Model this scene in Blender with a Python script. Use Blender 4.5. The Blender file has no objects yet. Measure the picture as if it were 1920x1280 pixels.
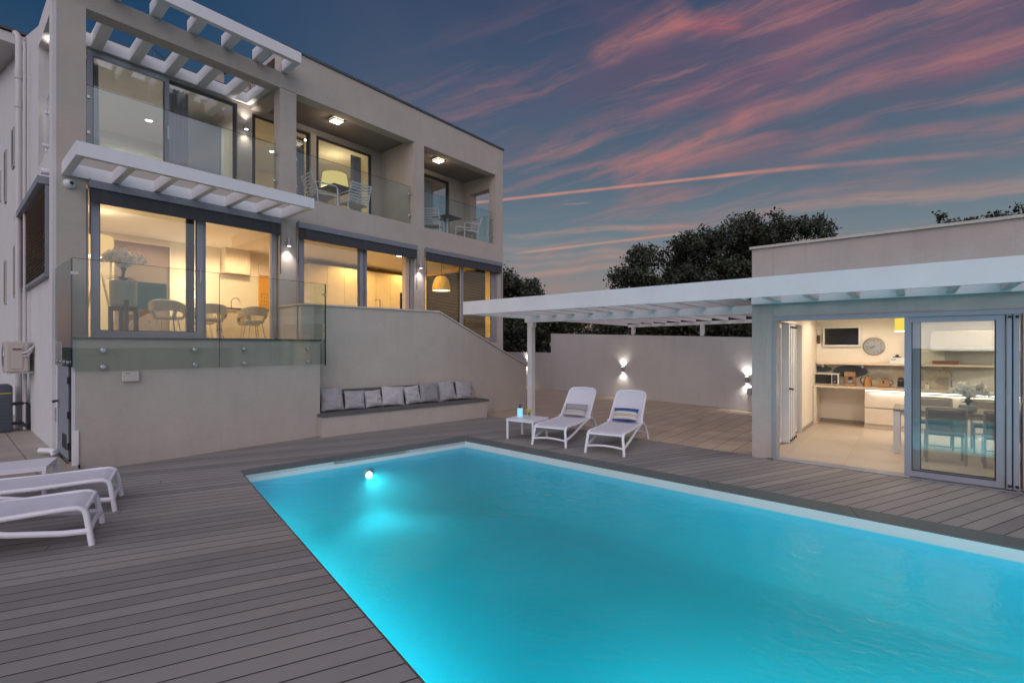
import bpy, bmesh, math, random
from mathutils import Vector, Matrix
random.seed(7)
R = math.radians
S = bpy.context.scene
COL = S.collection

# ------------------------------------------------------------------ camera
# world axes: +x runs along the villa's front, +y runs away from the pool into the villa; camera stands on the deck
YAW = R(39.9)
cam = bpy.data.cameras.new('camera'); camo = bpy.data.objects.new('camera', cam); COL.objects.link(camo)
camo.location = (0, 0, 1.8); camo.rotation_euler = (R(90), 0, YAW - R(90))
cam.sensor_width = 36; cam.lens = 36 * 900 / 1920; cam.shift_y = 8 / 1920
cam.clip_start = 0.05; cam.clip_end = 2000
S.camera = camo
S.view_settings.view_transform = 'Standard'; S.view_settings.look = 'None'
S.view_settings.exposure = 0.0; S.view_settings.gamma = 1.0
S.render.engine = 'CYCLES'
S.cycles.use_denoising = True
S.cycles.max_bounces = 10; S.cycles.transparent_max_bounces = 24; S.cycles.glossy_bounces = 4
S.cycles.diffuse_bounces = 4; S.cycles.transmission_bounces = 4
S.cycles.sample_clamp_indirect = 4.0; S.cycles.caustics_reflective = False; S.cycles.caustics_refractive = False

# ------------------------------------------------------------------ node helper
class N:
    def __init__(s, tree): s.t = tree
    def add(s, typ, **kw):
        n = s.t.nodes.new(typ)
        for k, v in kw.items(): setattr(n, k, v)
        return n
    def link(s, a, b): s.t.links.new(a, b)
    def put(s, sock, v):
        if hasattr(v, 'is_output') or hasattr(v, 'links'): s.t.links.new(v, sock)
        else: sock.default_value = v
    def math(s, op, a, b=0.0, c=None, clamp=False):
        n = s.add('ShaderNodeMath', operation=op, use_clamp=clamp)
        s.put(n.inputs[0], a); s.put(n.inputs[1], b)
        if c is not None: s.put(n.inputs[2], c)
        return n.outputs[0]
    def vmath(s, op, a, b=(0, 0, 0), scale=None):
        n = s.add('ShaderNodeVectorMath', operation=op)
        s.put(n.inputs[0], a); s.put(n.inputs[1], b)
        if scale is not None: s.put(n.inputs['Scale'], scale)
        return n.outputs['Value'] if op in ('DOT_PRODUCT', 'LENGTH') else n.outputs['Vector']
    def rng(s, v, a, b, c=0.0, d=1.0, smooth=False, clamp=True):
        n = s.add('ShaderNodeMapRange', clamp=clamp)
        if smooth: n.interpolation_type = 'SMOOTHSTEP'
        s.put(n.inputs[0], v); s.put(n.inputs[1], a); s.put(n.inputs[2], b); s.put(n.inputs[3], c); s.put(n.inputs[4], d)
        return n.outputs[0]
    def noise(s, vec, scale, detail=3.0, rough=0.5, out='Fac', dist=0.0):
        n = s.add('ShaderNodeTexNoise'); s.put(n.inputs['Vector'], vec)
        n.inputs['Scale'].default_value = scale; n.inputs['Detail'].default_value = detail
        n.inputs['Roughness'].default_value = rough; n.inputs['Distortion'].default_value = dist
        return n.outputs[out]
    def mix(s, f, a, b, mode='MIX'):
        n = s.add('ShaderNodeMix', data_type='RGBA', blend_type=mode)
        s.put(n.inputs[0], f)
        for i, v in ((6, a), (7, b)):
            if isinstance(v, tuple) and len(v) == 3: v = v + (1,)
            s.put(n.inputs[i], v)
        return n.outputs[2]
    def ramp(s, f, stops):
        n = s.add('ShaderNodeValToRGB'); cr = n.color_ramp
        while len(cr.elements) < len(stops): cr.elements.new(0.5)
        for e, (p, c) in zip(cr.elements, stops):
            e.position = p; e.color = c + (1,) if len(c) == 3 else c
        s.put(n.inputs[0], f); return n.outputs[0]
    def comb(s, x, y, z):
        n = s.add('ShaderNodeCombineXYZ'); s.put(n.inputs[0], x); s.put(n.inputs[1], y); s.put(n.inputs[2], z); return n.outputs[0]

def srgb(r, g, b):
    f = lambda c: (c / 12.92 if c <= .04045 else ((c + .055) / 1.055) ** 2.4)
    return tuple(f(v / 255) for v in (r, g, b))

# ------------------------------------------------------------------ sky at dusk
W = bpy.data.worlds.new('World'); S.world = W; W.use_nodes = True
w = N(W.node_tree); W.node_tree.nodes.clear()
tc = w.add('ShaderNodeTexCoord')
dirv = w.vmath('NORMALIZE', tc.outputs['Generated'])
sep = w.add('ShaderNodeSeparateXYZ'); w.link(dirv, sep.inputs[0])
elev = w.math('MAXIMUM', sep.outputs[2], 0.0)
base = w.ramp(elev, [(0.0, srgb(124, 108, 110)), (0.045, srgb(142, 122, 116)), (0.11, srgb(138, 132, 132)), (0.20, srgb(110, 126, 136)),
                     (0.33, srgb(84, 104, 122)), (0.46, srgb(68, 88, 112)), (0.60, srgb(52, 70, 100)), (1.0, srgb(36, 52, 84))])
def vdir(u, v):   # direction on the sky for an azimuth/elevation pair read off the photograph
    k = (u - 960) / 900; h = (648 - v) / 900
    d = Vector((math.cos(YAW) + k * math.sin(YAW), math.sin(YAW) - k * math.cos(YAW), h)); return d.normalized()
# the far left of the sky is a cooler, deeper blue; the upper right carries a mauve veil of thin cloud
side = w.vmath('DOT_PRODUCT', dirv, tuple(Vector((math.sin(YAW), -math.cos(YAW), 0))))
left_f = w.rng(side, -0.15, -0.62, 0, 1, True)
base = w.mix(w.math('MULTIPLY', left_f, w.rng(elev, 0.15, 0.5)), base, srgb(24, 62, 96))
big = w.noise(w.vmath('MULTIPLY', dirv, (1.0, 1.0, 2.2)), 3.2, 3, .55)
veil = w.math('MULTIPLY', w.rng(big, .36, .62, 0, 1, True), w.math('MULTIPLY', w.rng(side, -.35, .35), w.rng(elev, .22, .5)))
base = w.mix(w.math('MULTIPLY', veil, .60), base, srgb(104, 82, 106))
warp = w.vmath('SCALE', w.vmath('SUBTRACT', w.noise(dirv, 5.0, 3, .6, 'Color'), (.5, .5, .5)), scale=.032)
wdir = w.vmath('ADD', dirv, warp)
big2 = w.noise(w.vmath('MULTIPLY', dirv, (1.0, 1.0, 1.6)), 11.0, 6, .7)
def streak(p, q, w0, w1, strength, colour, wispy=True, soft=.25):
    global base
    a, b = vdir(*p), vdir(*q)
    n = a.cross(b).normalized(); m = ((a + b) / 2).normalized(); t = n.cross(m).normalized()
    ta, tb = a.dot(t), b.dot(t)
    src = wdir if wispy else dirv
    d = w.vmath('DOT_PRODUCT', src, tuple(n)); s = w.vmath('DOT_PRODUCT', src, tuple(t))
    u = w.rng(s, ta, tb, 0, 1, clamp=False)
    wid = w.rng(u, 0, 1, w0 / 900, w1 / 900)
    x = w.math('DIVIDE', d, wid)
    body = w.rng(w.math('ABSOLUTE', x), 0, 1, 1, 0, True)
    ends = w.math('MULTIPLY', w.rng(u, -.05, soft, 0, 1, True), w.rng(u, 1.05, 1 - soft, 0, 1, True))
    m_ = w.math('MULTIPLY', body, ends)
    if wispy:
        nz = w.noise(w.comb(w.math('MULTIPLY', s, 6.0), w.math('MULTIPLY', d, 52.0), w0 * .37), 1.0, 7, .66)
        m_ = w.math('MULTIPLY', m_, w.rng(w.math('ADD', w.math('MULTIPLY', nz, .7), w.math('MULTIPLY', big2, .3)), .34, .64, .08, 1.0, True))
    else:
        nz = w.noise(w.comb(w.math('MULTIPLY', s, 18.0), 0.0, w0), 1.0, 2, .5)
        m_ = w.math('MULTIPLY', m_, w.rng(nz, .3, .7, .55, 1.0))
    base = w.mix(w.math('MULTIPLY', m_, strength * (.56 if wispy else .8), clamp=True), base, colour)
PK, OR, ORD, MV = srgb(196, 126, 116), srgb(222, 148, 124), srgb(204, 152, 128), srgb(126, 94, 114)
streak((1150, 340), (1420, 215), 64, 26, 1.0, PK, soft=.12)
streak((1360, 232), (1680, 140), 22, 26, 1.0, PK, soft=.15)
streak((1560, 186), (1960, 44), 24, 60, .8, srgb(148, 102, 116), soft=.2)
streak((1190, 318), (1640, 236), 34, 12, .7, srgb(184, 114, 112), soft=.12)
streak((1060, 256), (1340, 166), 26, 32, .85, srgb(158, 106, 116), soft=.2)
streak((1240, 196), (1660, 52), 26, 46, .8, srgb(144, 100, 116), soft=.2)
streak((1300, 240), (1700, 100), 20, 40, .4, srgb(138, 98, 116), soft=.2)
streak((1100, 118), (1300, 6), 26, 40, 1.0, PK, soft=.2)
streak((1240, 44), (1420, 34), 20, 24, 1.0, srgb(222, 112, 104), soft=.25)
streak((1390, 60), (1640, 20), 30, 46, .6, srgb(140, 94, 110), soft=.3)
streak((1180, 90), (1640, -10), 60, 90, .55, MV, soft=.2)
streak((1330, 190), (1930, -30), 60, 90, .7, MV, soft=.1)
streak((820, 210), (1200, 110), 60, 60, .5, MV, soft=.3)
streak((900, 300), (1130, 210), 30, 40, .35, srgb(140, 100, 116), soft=.3)
streak((1490, 292), (1960, 222), 14, 20, .85, srgb(186, 120, 116), soft=.15)
streak((1720, 158), (1960, 88), 14, 24, .9, srgb(166, 96, 110), soft=.2)
streak((1350, 312), (1640, 272), 26, 30, .45, srgb(160, 114, 120), soft=.3)
streak((1560, 330), (1720, 306), 10, 12, .5, srgb(160, 114, 120), soft=.3)
streak((1000, 290), (1080, 240), 20, 26, .4, PK, soft=.3)
streak((930, 444), (1320, 420), 8, 9, .8, ORD, soft=.2)
streak((930, 516), (1290, 490), 10, 8, .75, ORD, soft=.2)
streak((930, 500), (1250, 478), 8, 8, .7, ORD, soft=.2)
streak((930, 484), (1200, 472), 8, 8, .6, ORD, soft=.2)
streak((1380, 402), (1960, 336), 9, 14, .7, ORD, soft=.2)
streak((1340, 420), (1600, 410), 16, 14, .4, srgb(170, 130, 124), soft=.3)
streak((1700, 384), (1970, 352), 4, 5, 1.0, srgb(206, 146, 124), soft=.2)
streak((930, 545), (1160, 524), 20, 14, .5, srgb(170, 126, 116), soft=.3)
streak((960, 476), (1310, 434), 4, 3, .85, srgb(218, 158, 126), wispy=False, soft=.15)
streak((845, 385), (1400, 325), 4, 4, 1.0, OR, wispy=False, soft=.06)
streak((1330, 331), (1560, 309), 4, 6, .85, srgb(210, 140, 122), wispy=False, soft=.25)
streak((1500, 315), (1900, 283), 6, 7, .6, srgb(180, 128, 126), wispy=False, soft=.3)
streak((1050, 384), (1110, 380), 2, 2, .5, ORD, wispy=False, soft=.3)
# fields of thin parallel filaments between the larger streaks
def filaments(p, q, half, fs, fd, lo, hi, strength, colour, ph):
    global base
    a, b = vdir(*p), vdir(*q); n = a.cross(b).normalized(); m = ((a + b) / 2).normalized(); t = n.cross(m).normalized()
    d = w.vmath('DOT_PRODUCT', wdir, tuple(n)); s = w.vmath('DOT_PRODUCT', wdir, tuple(t))
    nz = w.noise(w.comb(w.math('MULTIPLY', s, fs), w.math('MULTIPLY', d, fd), ph), 1.0, 6, .62)
    m_ = w.math('MULTIPLY', w.rng(nz, lo, hi, 0, 1, True), w.math('MULTIPLY', w.rng(w.math('ABSOLUTE', d), half / 900, half * .35 / 900, 0, 1, True), w.rng(s, a.dot(t) - .55, a.dot(t) + .1, 0, 1, True)))
    base = w.mix(w.math('MULTIPLY', m_, strength), base, colour)
filaments((1080, 290), (1800, 60), 260, 2.6, 26.0, 0.47, .72, .55, srgb(180, 122, 118), 3.1)
filaments((1000, 470), (1900, 400), 90, 1.6, 42.0, .48, .70, .32, srgb(190, 146, 130), 7.7)
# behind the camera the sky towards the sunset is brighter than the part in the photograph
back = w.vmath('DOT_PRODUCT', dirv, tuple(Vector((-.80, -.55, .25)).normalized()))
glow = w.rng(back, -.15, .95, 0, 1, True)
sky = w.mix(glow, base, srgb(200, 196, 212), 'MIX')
ni = w.add('ShaderNodeTexSky', sky_type='NISHITA'); ni.sun_disc = False; ni.sun_elevation = R(1.0); ni.sun_rotation = R(235)
sky = w.mix(1.0, sky, w.vmath('SCALE', ni.outputs[0], scale=.004), 'ADD')
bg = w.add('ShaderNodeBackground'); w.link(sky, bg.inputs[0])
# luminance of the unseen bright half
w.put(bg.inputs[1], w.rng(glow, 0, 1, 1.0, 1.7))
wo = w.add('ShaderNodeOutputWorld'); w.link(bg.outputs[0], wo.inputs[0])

# last light after sunset: very weak, very soft
sun = bpy.data.lights.new('sunset_glow', 'SUN'); sun.energy = 0.5; sun.angle = R(60); sun.color = (1.0, .84, .74)
suno = bpy.data.objects.new('sunset_glow', sun); COL.objects.link(suno)
suno.rotation_euler = Vector((.80, .55, -.55)).to_track_quat('-Z', 'Y').to_euler()

# ------------------------------------------------------------------ materials
MATS = {}
def mat(name, col, rough=.6, metal=0.0, var=.0, vscale=3.0, bump=0.0, bscale=80.0, spec=.5, emit=None, estr=0.0, stain=0.0, coat=0.0, trans=0.0):
    m = bpy.data.materials.new(name); m.use_nodes = True; n = N(m.node_tree); p = m.node_tree.nodes['Principled BSDF']
    p.inputs['Base Color'].default_value = tuple(col) + (1,); p.inputs['Roughness'].default_value = rough
    p.inputs['Metallic'].default_value = metal; p.inputs['Specular IOR Level'].default_value = spec
    tcn = n.add('ShaderNodeTexCoord'); v = tcn.outputs['Object']
    if var > 0:
        f = n.noise(v, vscale, 5, .6)
        c = n.mix(n.rng(f, .3, .7), tuple(x * (1 - var) for x in col), tuple(min(1, x * (1 + var)) for x in col))
        if bscale >= 85 and bump > 0:      # trowel marks and fine mottling of render
            f3 = n.noise(n.vmath('MULTIPLY', v, (1, 1, 1.6)), 17.0, 4, .7)
            c = n.mix(n.math('MULTIPLY', n.rng(f3, .35, .68), .30), c, tuple(x * .80 for x in col))
        if stain > 0:
            f2 = n.noise(n.vmath('MULTIPLY', v, (1, 1, .10)), 3.2, 6, .72)
            c = n.mix(n.math('MULTIPLY', n.rng(f2, .48, .72, 0, 1, True), stain), c, tuple(x * .62 for x in col))
        n.link(c, p.inputs['Base Color'])
        r = n.rng(f, .3, .7, max(0, rough - .08), min(1, rough + .08)); n.link(r, p.inputs['Roughness'])
    if bump > 0:
        b = n.add('ShaderNodeBump'); b.inputs['Strength'].default_value = bump; b.inputs['Distance'].default_value = .01
        n.link(n.noise(v, bscale, 3, .6), b.inputs['Height']); n.link(b.outputs[0], p.inputs['Normal'])
    if emit: p.inputs['Emission Color'].default_value = tuple(emit) + (1,); p.inputs['Emission Strength'].default_value = estr
    if coat: p.inputs['Coat Weight'].default_value = coat
    if trans: p.inputs['Transmission Weight'].default_value = trans
    MATS[name] = m; return m

STUC = mat('beige_stucco', (.465, .418, .37), .9, var=.07, vscale=2.2, bump=.5, bscale=120, stain=.22)
STUW = mat('white_stucco', (.62, .61, .62), .9, var=.05, vscale=1.5, bump=.45, bscale=110, stain=.2)
STUG = mat('grey_stucco', (.46, .40, .365), .9, var=.09, vscale=1.2, bump=.3, bscale=90, stain=.3)
GWAL = mat('garden_wall_paint', (.60, .585, .57), .9, var=.05, vscale=1.2, bump=.4, bscale=100, stain=.25)
WHT = mat('white_metal_paint', (.72, .72, .74), .45, var=.02, vscale=2)
WOODW = mat('white_painted_timber', (.70, .67, .67), .55, var=.05, vscale=1.5, bump=.12, bscale=30)
ALU = mat('aluminium_frame', (.30, .32, .37), .42, metal=.25, var=.03)
ALUD = mat('dark_frame_seal', (.045, .05, .06), .5)
CASS = mat('grey_blind_housing', (.22, .24, .28), .45, metal=.2, var=.04)
FABD = mat('dark_screen_fabric', (.05, .054, .062), .8, var=.1, vscale=10)
STEEL = mat('brushed_steel', (.55, .55, .56), .28, metal=1.0, var=.03)
BLK = mat('black_plastic', (.02, .02, .022), .4)
CAP = mat('parapet_metal_cap', (.09, .10, .11), .45, metal=.3)
STONE = mat('pale_stone_cap', (.50, .46, .41), .7, var=.06, vscale=6, bump=.2)
COPE = mat('grey_green_coping_stone', (.105, .135, .135), .55, var=.16, vscale=9, bump=.15, bscale=50)
GREYP = mat('grey_door_paint', (.22, .25, .29), .5, var=.03)
INW = mat('interior_cream_wall', (.80, .73, .64), .9, var=.02)
INY = mat('interior_yellow_wall', (.80, .56, .18), .9, var=.02)
INC = mat('interior_ceiling', (.80, .76, .70), .9)
INF = mat('interior_floor', (.42, .35, .28), .5, var=.05)
CABW = mat('cream_cabinet_lacquer', (.72, .64, .55), .3, var=.02)
DKWOOD = mat('dark_wood', (.09, .055, .035), .5, var=.2, vscale=8)
LTWOOD = mat('light_oak', (.52, .40, .28), .5, var=.12, vscale=12)
CUSH = mat('grey_cushion_fabric', (.37, .355, .375), .95, var=.12, vscale=9, bump=.6, bscale=300)
CUSHD = mat('dark_grey_cushion_fabric', (.28, .27, .285), .95, var=.12, vscale=9, bump=.6, bscale=300)
CUSHL = mat('pale_grey_cushion_fabric', (.46, .44, .455), .95, var=.12, vscale=9, bump=.6, bscale=300)
SEATD = mat('grey_bench_boards', (.10, .105, .105), .7, var=.15, vscale=6)
MESHW = mat('white_sling_mesh', (.66, .66, .74), .7, var=.02, bump=.4, bscale=500)
RESW = mat('white_resin', (.74, .73, .78), .42, var=.015)
ACW = mat('beige_plastic_casing', (.48, .44, .40), .55, var=.03)
SLATE = mat('slate_blue_casing', (.075, .095, .12), .55, var=.05)
PIPE = mat('pale_pipe_plastic', (.52, .50, .50), .5, var=.04)
PIPEB = mat('black_pipe_foam', (.025, .027, .03), .8)
CURT = mat('grey_curtain_cloth', (.42, .42, .48), .95, var=.05)
CHF = mat('taupe_chair_fabric', (.50, .46, .39), .9, var=.08, vscale=20)
WICK = mat('woven_bronze', (.28, .19, .10), .6, var=.25, vscale=60)
LEAFI = mat('dark_green_leaf', (.03, .07, .055), .5, var=.3, vscale=20)
PETW = mat('white_petal', (.92, .90, .86), .6, var=.06, vscale=30)
POTG = mat('pale_green_ceramic', (.34, .40, .36), .5, var=.06)
COPR = mat('warm_brushed_copper', (.62, .36, .18), .3, metal=.8)
BARK = mat('bark', (.06, .048, .04), .9, var=.3, vscale=12, bump=.6, bscale=30)
def leafmat(name, c):
    m = mat(name, c, .6, var=.45, vscale=1.3); return m
LEAF = [leafmat('leaf_dark', (.026, .040, .018)), leafmat('leaf_olive', (.040, .048, .022)), leafmat('leaf_brown_green', (.045, .036, .022))]

def emis(name, col, s):
    m = bpy.data.materials.new(name); m.use_nodes = True; n = N(m.node_tree); m.node_tree.nodes.clear()
    e = n.add('ShaderNodeEmission'); e.inputs[0].default_value = col + (1,); e.inputs[1].default_value = s
    o = n.add('ShaderNodeOutputMaterial'); n.link(e.outputs[0], o.inputs[0]); return m
LAMPW = emis('lamp_glass_warm', (1.0, .84, .62), 3.2)
LAMPC = emis('lamp_glass_white', (1.0, .93, .88), 12)
SHADE = emis('lit_lamp_shade', (1.0, .62, .22), 1.0)
SHADE2 = emis('lit_cream_shade', (1.0, .74, .26), .95)
LEDC = emis('led_strip', (1.0, .90, .80), 4.5)
CUBE = emis('glowing_table_lantern', (.30, .78, 1.0), 1.05)
POOLL = emis('pool_lamp_glass', (1.0, .90, .96), 4.5)

def glass(name, tint, ior=1.5, rough=0.0, refl=1.0, bump=0.0):
    m = bpy.data.materials.new(name); m.use_nodes = True; n = N(m.node_tree); m.node_tree.nodes.clear()
    t = n.add('ShaderNodeBsdfTransparent'); t.inputs[0].default_value = tint + (1,)
    g = n.add('ShaderNodeBsdfGlossy'); g.inputs['Roughness'].default_value = rough; g.inputs[0].default_value = (refl, refl, refl, 1)
    f = n.add('ShaderNodeFresnel'); bf = n.add('ShaderNodeNewGeometry').outputs['Backfacing']   # same reflectance from both faces of the sheet
    n.link(n.rng(bf, 0, 1, ior, 1 / ior), f.inputs[0])
    mx = n.add('ShaderNodeMixShader'); n.link(f.outputs[0], mx.inputs[0]); n.link(t.outputs[0], mx.inputs[1]); n.link(g.outputs[0], mx.inputs[2])
    o = n.add('ShaderNodeOutputMaterial'); n.link(mx.outputs[0], o.inputs[0]); return m
GLASS = glass('window_glass', (.93, .96, .955), 1.75)
GRAIL = glass('greenish_balustrade_glass', (.90, .935, .915), 1.5)
GLASSU = glass('upper_window_glass', (.92, .95, .95), 2.3)
GSIDE = glass('side_glass', (.8, .9, .92), 2.3)
GDARK = glass('dark_edge_glass', (.02, .10, .09), 1.5)

# deck boards: gap lines and board-to-board tone in world coordinates
def deckmat():
    m = mat('grey_composite_deck', (.11, .105, .115), .62); n = N(m.node_tree); p = m.node_tree.nodes['Principled BSDF']
    g = n.add('ShaderNodeNewGeometry'); P = g.outputs['Position']; an = R(-23.4)
    al = n.vmath('DOT_PRODUCT', P, (math.cos(an), math.sin(an), 0)); ac = n.vmath('DOT_PRODUCT', P, (-math.sin(an), math.cos(an), 0))
    u = n.math('DIVIDE', n.math('ADD', ac, 50.0), .146); idx = n.math('FLOOR', u); fr = n.math('FRACT', u)
    edge = n.math('MINIMUM', fr, n.math('SUBTRACT', 1.0, fr))
    gap = n.rng(edge, .022, .042, 1, 0, True)
    # butt joints, shifted from board to board
    wn = n.add('ShaderNodeTexWhiteNoise', noise_dimensions='1D'); n.link(idx, wn.inputs['W'])
    al2 = n.math('DIVIDE', n.math('ADD', al, n.math('MULTIPLY', wn.outputs['Value'], 4.0)), 4.0)
    jf = n.math('FRACT', al2); j = n.math('MULTIPLY', n.rng(n.math('ABSOLUTE', n.math('SUBTRACT', jf, .5)), .0006, .0012, 1, 0), n.math('MULTIPLY', n.math('GREATER_THAN', wn.outputs['Value'], .82), .8))
    grain = n.noise(n.comb(n.math('MULTIPLY', al, 1.6), n.math('MULTIPLY', ac, 60.0), idx), 1.0, 4, .6)
    patch = n.noise(n.vmath('MULTIPLY', P, (1, 1, 0)), 1.1, 5, .65)
    wn2 = n.add('ShaderNodeTexWhiteNoise', noise_dimensions='1D'); n.link(n.math('ADD', idx, 77.3), wn2.inputs['W'])
    tone = n.math('ADD', n.math('MULTIPLY', wn2.outputs['Value'], .28), n.math('ADD', n.math('MULTIPLY', grain, .30), n.math('MULTIPLY', patch, .36)))
    c = n.ramp(tone, [(.24, (.176, .168, .164)), (.46, (.25, .238, .23)), (.68, (.32, .30, .282))])
    c = n.mix(n.math('MULTIPLY', n.rng(n.noise(n.vmath('MULTIPLY', P, (1, 1, 0)), .7, 4, .6), .5, .7), .35), c, (.27, .235, .195))
    gj = n.math('MAXIMUM', gap, j)
    c = n.mix(gj, c, (.016, .015, .017)); n.link(c, p.inputs['Base Color'])
    n.link(n.rng(grain, .3, .7, .5, .72), p.inputs['Roughness'])
    b = n.add('ShaderNodeBump'); b.inputs['Strength'].default_value = .9; b.inputs['Distance'].default_value = .006
    h = n.math('ADD', n.math('MULTIPLY', gj, -1.0), n.math('MULTIPLY', grain, .12)); n.link(h, b.inputs['Height']); n.link(b.outputs[0], p.inputs['Normal'])
    return m
DECK = deckmat()
def tilemat(name, c1, c2, sx, sy, rot=0.0, gapc=(.12, .11, .10), g0=.010, ox=0.0, oy=0.0, stretch=1.0):
    m = mat(name, c1, .55); n = N(m.node_tree); p = m.node_tree.nodes['Principled BSDF']
    g = n.add('ShaderNodeNewGeometry'); P = g.outputs['Position']
    al = n.vmath('DOT_PRODUCT', P, (math.cos(rot), math.sin(rot), 0)); ac = n.vmath('DOT_PRODUCT', P, (-math.sin(rot), math.cos(rot), 0))
    u = n.math('DIVIDE', n.math('ADD', al, 60.0 + ox), sx); v = n.math('DIVIDE', n.math('ADD', ac, 60.0 + oy), sy)
    def e(t, s):
        f = n.math('FRACT', t); q = n.math('MULTIPLY', n.math('MINIMUM', f, n.math('SUBTRACT', 1.0, f)), s); return n.rng(q, g0 * .4, g0, 1, 0)
    gap = n.math('MAXIMUM', e(u, sx), e(v, sy))
    wn = n.add('ShaderNodeTexWhiteNoise', noise_dimensions='2D'); n.link(n.comb(n.math('FLOOR', u), n.math('FLOOR', v), 0), wn.inputs['Vector'])
    nz = n.noise(n.comb(n.math('MULTIPLY', al, stretch), ac, n.math('MULTIPLY', wn.outputs['Value'], 9.0)), 3.0, 5, .6)
    t = n.math('ADD', n.math('MULTIPLY', wn.outputs['Value'], .35), n.math('MULTIPLY', nz, .75))
    c = n.mix(n.rng(t, .25, .85), c1, c2); c = n.mix(gap, c, gapc); n.link(c, p.inputs['Base Color'])
    n.link(n.rng(nz, .3, .7, .42, .62), p.inputs['Roughness'])
    b = n.add('ShaderNodeBump'); b.inputs['Strength'].default_value = .6; b.inputs['Distance'].default_value = .004
    n.link(n.math('MULTIPLY', gap, -1.0), b.inputs['Height']); n.link(b.outputs[0], p.inputs['Normal'])
    return m
TILE = tilemat('terrace_tiles', (.43, .33, .25), (.56, .44, .34), .66, .33)
TILEP = tilemat('side_path_tiles', (.30, .26, .21), (.42, .37, .31), 1.2, .62, ox=.35, oy=.1, stretch=.3)
TILEK = tilemat('pavilion_floor_tiles', (.44, .38, .32), (.54, .46, .39), .80, .80, gapc=(.42, .35, .28), g0=.006, ox=.3)
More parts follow.
